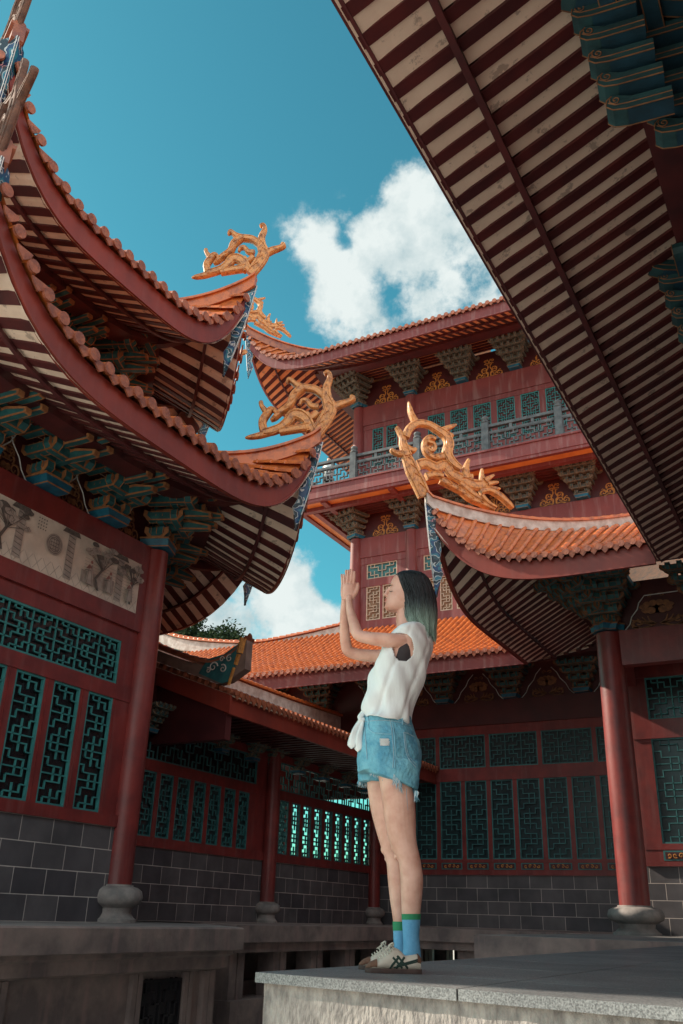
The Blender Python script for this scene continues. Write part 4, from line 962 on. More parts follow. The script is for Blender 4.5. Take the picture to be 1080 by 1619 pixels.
for a, b in win3: window(ft, tow, *rngX(a, b), 15.9, 17.55, -.02, lat='lattice', pane='maroon', unit=.115)
for z0, z1 in ((9.3, 12.97), (14.4, 18.6)):
    for X in (XL, -12.2): column(X, 27.5, z0, z1, .225, tow, m='towerred', base=False)
    for X in (-14.35, -12.2, -10.1, -8.02, -6.0, -3.95):
        b = MB(); cr = X < -14
        bracket(b, ft if not cr else frame(XL, 27.5, -112), SB(X) if not cr else 0, z1 + .02, sc=.95 if not cr else 1.05, pal=('oldteal', 'oldedge', 'blue')); b.build('bracket_cluster', tow)
        if X < -13:
            b = MB(); bracket(b, frame(XL, 27.5, 180), 0, z1 + .02, sc=.95, pal=('oldteal', 'oldedge', 'blue')); b.build('bracket_cluster', tow)
            for yy in (29.6, 31.7, 33.8): b = MB(); bracket(b, frame(XL, yy, 180), 0, z1 + .02, sc=.95, pal=('oldteal', 'oldedge', 'blue')); b.build('bracket_cluster', tow)
        o = MB(); scroll_orn(o, ft, SB(X + 1.05), z1 + .05, 1.05, .85, 'gold', y=-.095); o.build('frieze_ornament', tow)
# balcony
bal = MB(ft); bal.mat('towerred'); bx0, bx1, by0 = 2.0, -16.3, 25.5
bal.box(SB(bx0), SB(bx1), -1.8, 2.0, 13.98, 14.40); bal.box(SB(bx0), SB(bx1) + .04, -1.8, 2.05, 14.402, 14.47); bal.box(SB(bx0), SB(bx1), 1.82, 1.97, 13.87, 13.979)
bal.box(SB(XL), SB(bx1), -10, -1.8, 13.98, 14.40)
for dd in (1.25,): bal.box(SB(bx0), SB(bx1) - .2, dd - .1, dd + .12, 13.80, 13.979)
bal.box(SB(bx1) - .22, SB(bx1) - .02, -10, 1.82, 13.87, 13.978); bal.box(SB(-15.6) - .1, SB(-15.6) + .1, -10, 1.1, 13.8, 13.978)
for X in (-14.9, -12.2): bal.box(SB(X) - .1, SB(X) + .1, 0.0, 1.25, 13.82, 13.976); bal.box(SB(X) - .1, SB(X) + .1, 1.37, 1.82, 13.82, 13.976)
bal.mat('bounce_orange'); bal.box(SB(bx0), SB(bx1) - .2, 1.37, 1.82, 13.94, 13.974); bal.box(SB(-15.5), SB(bx1) - .2, -10, 1.2, 13.94, 13.974)
bal.mat('bounce_cream'); bal.box(SB(bx0), SB(-15.5), .02, 1.2, 13.95, 13.970)
bal.mat('rafter')
for i in range(5): bal.box(SB(bx0), SB(-15.5), .16 + i * .21, .24 + i * .21, 13.88, 13.949)
bal.build('balcony', tow)
def balustrade(fr, s0, s1, z, n, y):
    for i in range(n + 1):
        s = s0 + (s1 - s0) * i / n; mb = MB(fr); mb.mat('rail'); mb.box(s - .12, s + .12, y - .12, y + .12, z, z + 1.08)
        mb.lathe([(.10, z + 1.08), (.14, z + 1.12), (.14, z + 1.16), (.09, z + 1.20), (.13, z + 1.27), (.12, z + 1.33), (.04, z + 1.38)], s, y, 12); mb.build('balustrade_post', tow)
        if i < n:
            a, b = s + .12, s0 + (s1 - s0) * (i + 1) / n - .12
            mb = MB(fr); mb.mat('rail'); mb.box(a, b, y - .07, y + .07, z + .90, z + 1.0); mb.box(a, b, y - .06, y + .06, z + .66, z + .74); mb.box(a, b, y - .06, y + .06, z, z + .08)
            for q in (.33, .66): mb.box(a + (b - a) * q - .05, a + (b - a) * q + .05, y - .05, y + .05, z + .74, z + .90)
            fret(mb, a, b, z + .08, z + .66, y + .03, unit=.15, bar=.04, dep=.07, m='rail', edge=.03); mb.build('balustrade_panel', tow)
balustrade(ft, SB(1.37), SB(-16.15), 14.47, 7, 1.85)
balustrade(frame(-16.3, 29.0, 180), -3.1, 1.0, 14.47, 2, -.15) if False else None
fs_ = frame(-16.15, 25.65, 180)   # left side rail, s = Y - 25.65
balustrade(fs_, .0, 7.6, 14.47, 3, 0.0)
# top roof
tsd = Side(frame(-8.875, 24.2, -90), 17.75, 19.30, 0, 1.0, upl=False, rise=1.75, Lr=4.2, p=4.2, D=4.2, k=2.4, dmax=7, a=.42, b=.03)
tsl = Side(frame(-17.75, 30.2, 180), 12.0, 19.30, 1.0, 0, upr=False, rise=1.75, Lr=4.2, p=4.2, D=4.2, k=2.4, dmax=7, a=.42, b=.03)
for sd in (tsd, tsl):
    mb = MB(); roof_tiles(mb, sd, pitch=.25); mb.build('roof_tiles', tow, smooth=True, autos=45)
    mb = MB(); fascia(mb, sd, h=.42, m='towerred'); mb.build('eave_board', tow)
    p, r = MB(), MB(); soffit(sd, mb_p=p, mb_r=r, h=.47, dw=3.35, dbeam=2.1, panel='bounce_cream', dbw=.4); p.build('soffit_boards', tow); r.build('rafters', tow)
zf = lambda r: tsd.z(tsd.L / 2 - r * .7071, r * .7071)
path, u = hip_path((-17.75 + 7.071, 24.2 + 7.071), 225, 10, 8.5, zf, ext=.1)
mb = MB(); hip_ridge(mb, path, u, w=.22, h=.28, wall='tiledark'); mb.build('hip_ridge', tow)
mb = MB(); horn(mb, HORN_C, path[0] + Vector((0, 0, .22)), u, s=.92); mb.build('ridge_ornament', tow, smooth=True, autos=50)
mb = MB(); corner_board(mb, path[0] + Vector((0, 0, -.05)), u, length=2.0, w=.26, lean=.12, spread=14); mb.build('hanging_board', tow)

# ================================================================== temple hall on the right (overhead eave and corner wing)
hall = thing('temple_hall', (0, 19, 0), 'temple hall on the right whose huge red and cream eave hangs overhead', 'temple hall')
wkw = dict(rise=1.55, Lr=3.9, p=4.6, D=4.2, k=2.2, a=.53, b=.0)
hs1 = Side(frame(-2.4, 8.3, 180), 16.6, 6.82, 0, -1.0, upl=False, upr=False, dmax=6, a=.42, b=.02)
ws1 = Side(frame(-4.65, 16.6, -90), 4.5, 6.82, -1.0, 1.0, upl=False, dmax=5.5, **wkw)
ws2 = Side(frame(-6.9, 19.7, 180), 6.2, 6.82, 1.0, -1.0, upr=False, dmax=5.0, **wkw)
for sd, h in ((hs1, .36), (ws1, .40), (ws2, .40)):
    mb = MB(); roof_tiles(mb, sd, pitch=.212 if sd is not hs1 else .29); mb.build('roof_tiles', hall, smooth=True, autos=45)
    mb = MB(); fascia(mb, sd, h=h, m='fascia' if sd is not hs1 else 'rafter'); mb.build('eave_board', hall)
    p, r = MB(), MB(); soffit(sd, mb_p=p, mb_r=r, h=.42, dw=2.75, dbeam=2.0, dstrip=.65); p.build('soffit_boards', hall); r.build('rafters', hall)
zf = lambda r: ws1.z(ws1.L / 2 - r * .7071, r * .7071)
path, u = hip_path((-6.9 + 5, 16.6 + 5), 225, 7.071, 6.9, zf, ext=.12, n=36)
mb = MB(); hip_ridge(mb, path, u, w=.16, h=.20); mb.build('hip_ridge', hall)
mb = MB(); horn(mb, HORN_C, path[0] + Vector((0, 0, .16)), u, s=1.06); mb.build('ridge_ornament', hall, smooth=True, autos=50)
mb = MB(); corner_board(mb, path[0] + Vector((0, 0, -.02)), u, length=2.15, w=.25, lean=.10, spread=10); mb.build('hanging_board', hall)
mb = MB(); mb.mat('rafter'); side = Vector((-u.y, u.x, 0)); rr = []
for i in range(24):
    rad = .2 + i * .165; p = Vector((-6.9, 16.6, 0)) - u * rad + Vector((0, 0, zf(rad) - .42)); hh = .14 + .2 * min(1, i / 9)
    rr.append([p + side * .09 + Vector((0, 0, .02)), p - side * .09 + Vector((0, 0, .02)), p - side * .09 - Vector((0, 0, hh)), p + side * .09 - Vector((0, 0, hh))])
mb.grid(rr, closed=True); mb.build('hip_beam', hall)
column(-3.95, 19.4, 0, 5.93, .29, hall, sc=1.0); column(.3, 19.4, 0, 5.93, .29, hall); column(-3.95, 24.4, 0, 5.93, .25, hall, base=False)
WP = ('teal', 'orange_dark', 'blue')
b = MB(); bracket(b, frame(-3.95, 19.4, -90), 0, 5.96, sc=1.02, pal=WP, outreach=.24); b.build('bracket_cluster', hall)
b = MB(); bracket(b, frame(-3.95, 19.4, 180), 0, 5.975, sc=1.0, pal=WP, outreach=.24); b.build('bracket_cluster', hall)
b = MB(); bracket(b, frame(-3.95, 19.4, -135), 0, 5.965, sc=1.1, pal=WP, outreach=.26); b.build('bracket_cluster', hall)
for X in (-1.85, .3): b = MB(); bracket(b, frame(X, 19.4, -90), 0, 5.96, sc=1.0, pal=WP); b.build('bracket_cluster', hall)
ff = frame(-3.95, 19.4, -90)
for X in (-2.9, -.8): o = MB(); scroll_orn(o, ff, -3.95 - X, 6.0, 1.15, .8, 'dullgold', y=-.10, kind='lotus'); o.build('frieze_ornament', hall)
mb = MB(ff); mb.mat('white'); mb.tube([(-.33 - .09 * q - (.04 if q % 2 else 0), -.07, 5.98 + q * .15) for q in range(6)] + [(-4.2, -.07, 6.78)], .012, seg=4); mb.build('frieze_outline', hall)
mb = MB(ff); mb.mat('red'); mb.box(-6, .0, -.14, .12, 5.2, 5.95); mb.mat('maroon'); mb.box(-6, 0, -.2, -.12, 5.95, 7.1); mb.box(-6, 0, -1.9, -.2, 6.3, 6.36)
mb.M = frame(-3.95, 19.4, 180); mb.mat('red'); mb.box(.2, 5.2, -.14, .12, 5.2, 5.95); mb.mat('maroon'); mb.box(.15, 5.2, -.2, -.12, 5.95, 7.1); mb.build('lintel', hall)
fw = frame(-3.95, 21.2, -90); SW = lambda X: -3.95 - X
mb = MB(fw); mb.mat('brick'); mb.box(SW(3), SW(-4.0), -.25, 0, 0, 1.33); mb.build('stone_dado', hall)
w = MB(fw); w.mat('maroon'); w.box(SW(3), SW(-4.0), -.3, -.16, 1.33, 6.4); w.mat('red')
tl = [rg for rg in [(SW(-3.62 + i * .95 + .72), SW(-3.62 + i * .95)) for i in range(5)]]; hh_ = [(SW(-3.62 + i * 1.9 + 1.67), SW(-3.62 + i * 1.9)) for i in range(3)]
for (za, zb, wins, t) in ((1.331, 1.42, [], .06), (1.42, 1.66, [], 0), (1.66, 1.78, [], .01), (1.78, 3.98, tl, 0), (3.98, 4.40, [], .03), (4.40, 5.35, hh_, 0), (5.35, 5.7, [], .03), (5.7, 6.4, [], .1)): stiles(w, SW(3), SW(-4.0), za, zb, wins, -.12, t)
w.build('wall', hall)
for a, b in tl:
    window(fw, hall, a, b, 1.78, 3.98, -.02, unit=.14, lat='lattice_dark', pane='pane_teal')
    mb = MB(fw); mb.mat('lattice_dark'); mb.box(a, b, .0, .02, 1.44, 1.64); mb.mat('maroon'); mb.box(a + .04, b - .04, .005, .024, 1.47, 1.61); mb.mat('gold')
    for q in range(5): spiral(mb, lambda aa, z, t: (aa, .024 + t, z), (a + b) / 2 - .24 + .12 * q, 1.54, .05, 1.1, q * 1.3, 1 if q % 2 else -1, .028)
    mb.build('gilded_inset', hall)
for a, b in hh_: window(fw, hall, a, b, 4.40, 5.35, -.02, unit=.14, lat='lattice')
# side wall of the wing and wall of the overhead hall
mb = MB(); mb.mat('red'); mb.box(-3.94, -3.8, 21.46, 26, 1.33, 6.4); mb.mat('brick'); mb.box(-3.96, -3.78, 21.46, 26, 0, 1.33); mb.build('wall', hall)
fh = frame(.35, 8.3, 180)          # s = Y - 8.3
mb = MB(fh); mb.mat('maroon'); mb.box(-9, 11, -.4, -.15, 1.33, 7.6); mb.mat('red'); mb.box(-9, 11, -.15, .1, 5.2, 5.95); mb.mat('brick'); mb.box(-9, 11, -.35, 0, 0, 1.33); mb.build('wall', hall)
for y in (4.4, 8.6, 12.8): column(.30, y, 0, 5.93, .29, hall)
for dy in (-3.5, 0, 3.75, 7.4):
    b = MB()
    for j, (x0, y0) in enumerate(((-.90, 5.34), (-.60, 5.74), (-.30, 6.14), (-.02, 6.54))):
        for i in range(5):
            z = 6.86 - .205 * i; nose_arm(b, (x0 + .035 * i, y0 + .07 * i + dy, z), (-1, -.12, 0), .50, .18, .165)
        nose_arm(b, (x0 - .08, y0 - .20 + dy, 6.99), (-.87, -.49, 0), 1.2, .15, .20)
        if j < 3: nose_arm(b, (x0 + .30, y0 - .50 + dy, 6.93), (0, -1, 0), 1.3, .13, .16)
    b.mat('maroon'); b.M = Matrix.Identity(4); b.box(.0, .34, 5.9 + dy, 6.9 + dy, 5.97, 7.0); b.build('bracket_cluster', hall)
hp = thing('stone_podium', (0, 16, -1.6), 'stone podium carrying the thick red column of the temple hall on the right', 'podium')
mb = MB(); mb.mat('podium'); mb.box(-4.75, 8, 12.7, 25.8, -.30, 0); mb.box(-4.68, 8, 12.78, 25.8, -.5, -.302); mb.box(-4.6, 8, 12.9, 25.8, -1.6, -.502); mb.build('podium_body', hp)
mb = MB(); mb.mat('floor'); mb.box(-4.7, 8, 12.75, 25.7, .0, .004); mb.build('podium_floor', hp)

# ================================================================== stone platform in front
SZ = -.035
pl = thing('stone_platform', (-.5, 5, -1.6), 'grey granite platform with rough sides that the woman stands on', 'platform')
c0 = at_z(402, 1537, SZ); c1 = at_z(1040, 1590, SZ); dr_ = (c1 - c0).normalized(); c1 = c0 + dr_ * 4.2; c2 = Vector((3.2, 12.6, SZ)); c3 = Vector((-2.12, 12.6, SZ))
def quad_slab(mb, q, z0, z1, m, inset=0):
    mb.mat(m); c = sum(q, Vector()) / 4; mb.add([Vector((p.x, p.y, z0)) for p in q] + [Vector((p.x, p.y, z1)) for p in q], [(3, 2, 1, 0), (4, 5, 6, 7), (0, 1, 5, 4), (1, 2, 6, 5), (2, 3, 7, 6), (3, 0, 4, 7)])
ex = dr_; ey = (c3 - c0).normalized()
def SQ(a, b): return c0 + ex * a + (ey * b)
# paving stones with open joints
us = [0, .93, 2.15, 3.3, 4.4]; vs_ = [0, .62, 1.5, 2.45, 3.4, 4.4, 5.5, 6.6, 7.7, 8.8, 9.9]
for i in range(len(us) - 1):
    for j in range(len(vs_) - 1):
        e = .004; q = [SQ(us[i] + e, vs_[j] + e), SQ(us[i + 1] - e, vs_[j] + e), SQ(us[i + 1] - e, vs_[j + 1] - e), SQ(us[i] + e, vs_[j + 1] - e)]
        mb = MB(); quad_slab(mb, q, SZ - .035, SZ, 'slab'); mb.build('paving_slab', pl)
mb = MB(); q = [SQ(.035, .03), SQ(4.35, .03), SQ(4.35, 9.85), SQ(.035, 9.85)]
mb.mat('slabside'); nn = 60
for (a, b) in ((q[0], q[1]), (q[3], q[0])):
    rr = []
    n_ = Vector(((b - a).normalized().y, -(b - a).normalized().x, 0))
    for i in range(nn + 1):
        t = i / nn; p = a.lerp(b, t); jt = .012 * (1 - min(1, abs(((p - a).length + .25) % .75 - .375) / .02)) if False else 0
        rr.append([Vector((p.x, p.y, SZ - .035 - k * .05)) + n_ * (random.uniform(-.003, .003)) for k in range(32)])
    mb.grid(rr)
mb.build('rough_side', pl, smooth=True)
mb = MB(); mb.mat('slabside'); mb.box(-1.3, 3.2, 4, 12.4, -1.6, -.08); mb.build('core', pl)

# ================================================================== trees beyond the gallery
M['leaf'] = mat('dark_leaf', (.045, .085, .028), (.02, .045, .016), .6, 1.2, 0)
M['bark'] = mat('bark', (.09, .06, .045), (.05, .035, .03), .9, 6)
def leaf_tree(x, y, ztop, rad, seed, label):
    rnd = random.Random(seed); t = thing('leafy_tree', (x, y, -1.6), label, 'tree')
    mb = MB(); mb.mat('bark'); zc = ztop - rad
    mb.tube([(x, y, -1.6), (x + .2, y, zc * .5), (x, y + .1, zc)], [.35, .28, .16], 10)
    cl = []
    for i in range(26):
        a, e = rnd.uniform(0, 2 * pi), rnd.uniform(-.5, 1.3); r = rad * rnd.uniform(.4, .95); c = Vector((x + r * cos(a) * cos(e), y + r * sin(a) * cos(e), zc + r * sin(e) * .9)); cl.append(c)
        mb.tube([(x, y, zc - 1), ((x + c.x) / 2, (y + c.y) / 2, (zc + c.z) / 2), tuple(c)], [.12, .07, .03], 5)
    mb.build('trunk', t)
    mb = MB(); mb.mat('leaf')
    for c in cl:
        rr = rnd.uniform(.6, 1.15)
        for q in range(260):
            d = Vector((rnd.gauss(0, 1), rnd.gauss(0, 1), rnd.gauss(0, .8))).normalized() * rr * rnd.random() ** .4; p = c + d
            a = Vector((rnd.uniform(-1, 1), rnd.uniform(-1, 1), rnd.uniform(-.6, .6))).normalized() * .13; b = a.cross(Vector((rnd.uniform(-1, 1), rnd.uniform(-1, 1), 1))).normalized() * .06
            mb.add([p - a, p + b, p + a, p - b], [(0, 1, 2, 3)])
    mb.build('crown', t)
leaf_tree(-32.6, 40, 16.3, 2.6, 3, 'green leafy tree rising above the gallery ridge, larger of the two treetops')
leaf_tree(-29.9, 40.5, 14.95, 1.5, 5, 'small treetop showing low beside the larger tree, nearer the hanging board')
leaf_tree(-23.0, 32.5, 4.6, 3.2, 8, 'low leafy tree added to dim the sky behind the open lattice bay of the gallery')  # invented tree, cuts the bright sky behind the lattice

# ================================================================== the woman
def skinmat():
    m, t, b = principled('skin'); n = N(t, 'ShaderNodeTexNoise'); n.inputs['Scale'].default_value = 14; n.inputs['Detail'].default_value = 5; g = N(t, 'ShaderNodeTexCoord'); L(t, g.outputs['Object'], n.inputs['Vector'])
    r = N(t, 'ShaderNodeValToRGB'); r.color_ramp.elements[0].position = .3; r.color_ramp.elements[0].color = (.56, .28, .21, 1); r.color_ramp.elements[1].position = .66; r.color_ramp.elements[1].color = (.74, .45, .36, 1)
    L(t, n.outputs[0], r.inputs[0]); L(t, r.outputs[0], b.inputs['Base Color']); b.inputs['Roughness'].default_value = .5
    b.inputs['Subsurface Weight'].default_value = .15; b.inputs['Subsurface Radius'].default_value = (1, .35, .2); b.inputs['Subsurface Scale'].default_value = .012
    return m
M['skin'] = skinmat()
def cloth(name, c1, c2, sc, bump, bs, st=(1, 1, 1), rough=.8): return mat(name, c1, c2, rough, sc, bump, bs, st, bdist=.012, lo=.35, hi=.65)
M['shirt'] = cloth('white_cotton', (.80, .84, .85), (.70, .75, .77), 4, .9, 7, (1.6, 1.6, .5))
M['denim'] = cloth('blue_denim', (.20, .50, .62), (.055, .25, .40), 9, .7, 70)
M['denim_pale'] = cloth('pale_denim', (.26, .52, .64), (.15, .38, .52), 20, .5, 60)
M['stitch'] = cloth('stitching', (.40, .55, .62), (.25, .40, .50), 20, 0, 10)
M['undertop'] = cloth('dark_under_top', (.045, .035, .04), (.03, .025, .03), 9, .2, 30)
M['sock'] = cloth('blue_sock', (.16, .42, .66), (.10, .33, .56), 10, .3, 160)
M['sockgreen'] = cloth('green_sock_band', (.03, .26, .12), (.02, .20, .09), 10, .3, 160)
M['shoe'] = cloth('cream_leather', (.62, .55, .46), (.50, .44, .37), 10, .2, 60, rough=.5)
M['shoebrown'] = cloth('brown_suede', (.20, .095, .055), (.13, .06, .04), 14, .4, 90)
M['shoesole'] = cloth('dark_sole', (.085, .05, .042), (.05, .032, .03), 14, .2, 60)
M['stripe'] = cloth('dark_green_stripe', (.018, .045, .035), (.012, .03, .025), 10, 0, 10)
M['lace'] = cloth('lace', (.66, .60, .50), (.5, .45, .38), 20, .3, 90)
M['lip'] = cloth('lip', (.52, .14, .14), (.42, .11, .11), 10, 0, 10, rough=.4)
M['lash'] = cloth('lash', (.02, .014, .012), (.015, .01, .01), 10, 0, 10)
def hairmat():
    m, t, b = principled('green_dyed_hair'); g = N(t, 'ShaderNodeTexCoord'); sx = N(t, 'ShaderNodeSeparateXYZ'); L(t, g.outputs['Object'], sx.inputs[0])
    n = N(t, 'ShaderNodeTexNoise'); n.inputs['Scale'].default_value = 60; mp = N(t, 'ShaderNodeMapping'); mp.inputs['Scale'].default_value = (1, 1, .10); L(t, g.outputs['Object'], mp.inputs[0]); L(t, mp.outputs[0], n.inputs['Vector']); n.inputs['Detail'].default_value = 3
    z = fm('ADD', sx.outputs[2], fm('MULTIPLY', fm('SUBTRACT', n.outputs[0], .5, t=t), .10, t=t), t=t)
    mr = N(t, 'ShaderNodeMapRange'); L(t, z, mr.inputs[0]); mr.inputs[1].default_value = 1.33; mr.inputs[2].default_value = 1.665
    r = N(t, 'ShaderNodeValToRGB'); e = r.color_ramp.elements; e[0].position = 0; e[0].color = (.015, .24, .23, 1); e[1].position = 1; e[1].color = (.010, .012, .016, 1)
    for p, c in ((.18, (.07, .25, .22, 1)), (.38, (.25, .36, .31, 1)), (.62, (.20, .28, .24, 1)), (.88, (.035, .045, .05, 1))): q = e.new(p); q.color = c
    L(t, mr.outputs[0], r.inputs[0])
    mx = N(t, 'ShaderNodeMix', data_type='RGBA', blend_type='MULTIPLY'); mx.inputs[0].default_value = .75; L(t, r.outputs[0], mx.inputs[6])
    r2 = N(t, 'ShaderNodeValToRGB'); r2.color_ramp.elements[0].position = .35; r2.color_ramp.elements[0].color = (.35, .35, .35, 1); r2.color_ramp.elements[1].position = .62; r2.color_ramp.elements[1].color = (1.7, 1.7, 1.7, 1); L(t, n.outputs[0], r2.inputs[0]); L(t, r2.outputs[0], mx.inputs[7])
    L(t, mx.outputs[2], b.inputs['Base Color']); b.inputs['Roughness'].default_value = .42; b.inputs['Specular IOR Level'].default_value = .5
    return m
M['hair'] = hairmat()
heel = at_z(666, 1540, SZ); toe = at_z(577, 1537.5, SZ); ftoe = at_z(567, 1532.5, SZ)
P0 = (heel + at_z(640, 1533, SZ)) / 2; P0.z = 0
D3 = Vector((P0.x, P0.y, 0)).normalized(); F3 = Vector((-D3.y, D3.x, 0)); UP = Vector((0, 0, 1))
def W3(x, y, off=0.0): return at_plane(x, y, P0 + D3 * off, D3)
PXM = (W3(640, 1200) - W3(641, 1200)).length
person = thing('person', (P0.x, P0.y, SZ), 'woman in white sleeveless tie top and denim shorts standing with raised palms pressed together', 'person')
def secloft(mb, secs, K=24, sq=1.0, capb=True, capt=True, sub=3):
    """sections (frontpx, backpx, depth radius, offset)"""
    C = []; A = []; B = []
    for (p, q, rb, off) in secs:
        a, b = W3(p[0], p[1], off), W3(q[0], q[1], off); C.append((a + b) / 2); A.append((a - b) / 2); B.append(Vector((rb, 0, 0)))
    C, A, B = spline(C, sub), spline(A, sub), spline(B, sub); rr = []
    for c, a, b in zip(C, A, B):
        row = []
        for k in range(K):
            g = 2 * pi * k / K; cx, sx = cos(g), sin(g)
            if sq != 1: cx = math.copysign(abs(cx) ** sq, cx); sx = math.copysign(abs(sx) ** sq, sx)
            row.append(c + a * cx + D3 * (b.x * sx))
        rr.append(row)
    mb.grid(rr, closed=True)
    if capb: mb.add(rr[0], [tuple(range(K))[::-1]])
    if capt: mb.add(rr[-1], [tuple(range(K))])
    return rr
def limb(mb, pts, K=14, flat=1.0):
    """joint list (px, py, off, radius in metres)"""
    P = spline([W3(x, y, o) for x, y, o, r in pts], 5); R = spline([Vector((r, 0, 0)) for x, y, o, r in pts], 5); mb.tube(P, [q.x for q in R], seg=K)
    for e in (0, -1): ell(mb, P[e], (R[e].x,) * 3)
def ell(mb, c, r, rot=None, K=14):
    vs = []; c = Vector(c)
    X, Y, Z = rot or (F3, D3, UP)
    rows = []
    for i in range(1, 9):
        th = pi * i / 9; rows.append([c + X * (r[0] * sin(th) * cos(g)) + Y * (r[1] * sin(th) * sin(g)) + Z * (r[2] * cos(th)) for g in [2 * pi * k / K for k in range(K)]])
    mb.grid(rows, closed=True); mb.add(rows[0], [tuple(range(K))[::-1]]); mb.add(rows[-1], [tuple(range(K))])
def remesh(o, vox, smooth=4, fac=.5):
    r = o.modifiers.new('remesh', 'REMESH'); r.mode = 'VOXEL'; r.voxel_size = vox; r.use_smooth_shade = True
    s = o.modifiers.new('smooth', 'SMOOTH'); s.iterations = smooth; s.factor = fac
    dg = bpy.context.evaluated_depsgraph_get(); me = bpy.data.meshes.new_from_object(o.evaluated_get(dg)); old = o.data; mats = [m for m in old.materials]
    o.modifiers.clear(); me.name = old.name; o.data = me
    if not len(me.materials):
        for m in mats: me.materials.append(m)
    me.polygons.foreach_set('use_smooth', [True] * len(me.polygons)); return o
body = MB(); body.mat('skin')
TOR = [((576, 1215), (650, 1218), .130, 0), ((578, 1195), (652, 1195), .138, 0), ((582, 1162), (648, 1162), .132, 0), ((583, 1128), (648, 1130), .118, 0), ((585, 1095), (655, 1098), .118, 0), ((590, 1060), (668, 1064), .130, 0), ((604, 1030), (676, 1035), .145, 0), ((615, 1010), (676, 1015), .150, 0), ((626, 999), (668, 1003), .105, 0), ((627, 990), (661, 994), .058, 0), ((626, 978), (658, 984), .048, 0), ((628, 966), (658, 970), .047, 0), ((634, 950), (660, 950), .047, 0)]
secloft(body, TOR)
# head: slices across the face profile, chin to crown
HD = [((613, 966), (640, 966), .030), ((609.5, 962), (654, 966), .044), ((608.8, 957), (664, 962), .056), ((610.5, 952), (672, 956), .063), ((612.5, 946), (677, 950), .068), ((614.5, 940), (680, 942), .071), ((616, 934), (681, 934), .073), ((617.5, 927.5), (681, 926), .075), ((618, 922), (679, 918), .075), ((621, 915), (674, 912), .069), ((628, 909.5), (667, 908), .052), ((638, 906.8), (658, 906), .030)]
secloft(body, [(a, b, r, 0) for a, b, r in HD], K=28, sq=.92)
# nose, lips, chin, cheek, brow
nb, nt, nu = W3(618, 927), W3(609.6, 940.2), W3(613.5, 943.5)
body.tube([nb, nb.lerp(nt, .5) + F3 * .001, nt], [.0065, .0095, .0095], seg=10); ell(body, nt, (.0095, .0115, .009)); ell(body, W3(612.6, 941.8, -.008), (.008, .006, .007)); ell(body, W3(612.6, 941.8, .008), (.008, .006, .007)); body.tube([nt, nu], [.008, .009], seg=8)
ell(body, W3(611.4, 947.2), (.008, .017, .0048)); ell(body, W3(610.9, 951.2), (.008, .015, .005)); ell(body, W3(611, 960), (.010, .017, .011)); ell(body, W3(620, 927, 0), (.010, .045, .008))
ell(body, W3(652, 944, -.072), (.016, .009, .026)); ell(body, W3(652, 944, .072), (.016, .009, .026))
# legs
NL = [((594, 1200), (652, 1200), .068, -.075), ((598, 1226), (650, 1230), .070, -.078), ((603.5, 1258), (655, 1262), .074, -.078), ((607, 1289), (657, 1289), .068, -.076), ((613, 1322), (658, 1320), .058, -.072), ((618, 1337), (659.5, 1335), .053, -.071), ((623, 1350), (662, 1346), .051, -.070), ((630, 1362), (665, 1360), .049, -.070), ((632.5, 1382), (668.5, 1382), .052, -.070), ((633.5, 1402), (669, 1402), .052, -.070), ((635, 1444), (664.8, 1444), .040, -.068), ((637.5, 1478), (662, 1478), .030, -.066), ((638.5, 1505), (664, 1507), .030, -.066)]
FL = [((580, 1200), (638, 1200), .066, .075), ((580, 1234), (638, 1236), .068, .075), ((583, 1262), (638, 1264), .070, .073), ((588, 1289), (636, 1289), .064, .070), ((597, 1322), (640, 1320), .055, .066), ((601, 1335), (641, 1335), .050, .064), ((606, 1350), (643, 1346), .048, .064), ((611, 1364), (645, 1362), .046, .064), ((613, 1389), (648, 1389), .048, .062), ((616.5, 1422), (646, 1422), .043, .060), ((621.5, 1456), (644, 1456), .033, .058), ((623, 1480), (643, 1480), .029, .056), ((624, 1503), (644, 1505), .029, .056)]
secloft(body, NL); secloft(body, FL)
ell(body, W3(624, 1340, -.070), (.017, .026, .023)); ell(body, W3(626, 1355, -.070), (.009, .016, .011)); ell(body, W3(607.5, 1343, .064), (.016, .024, .021)); ell(body, W3(610, 1358, .064), (.006, .012, .009)); ell(body, W3(660, 1385, -.070), (.016, .040, .060))
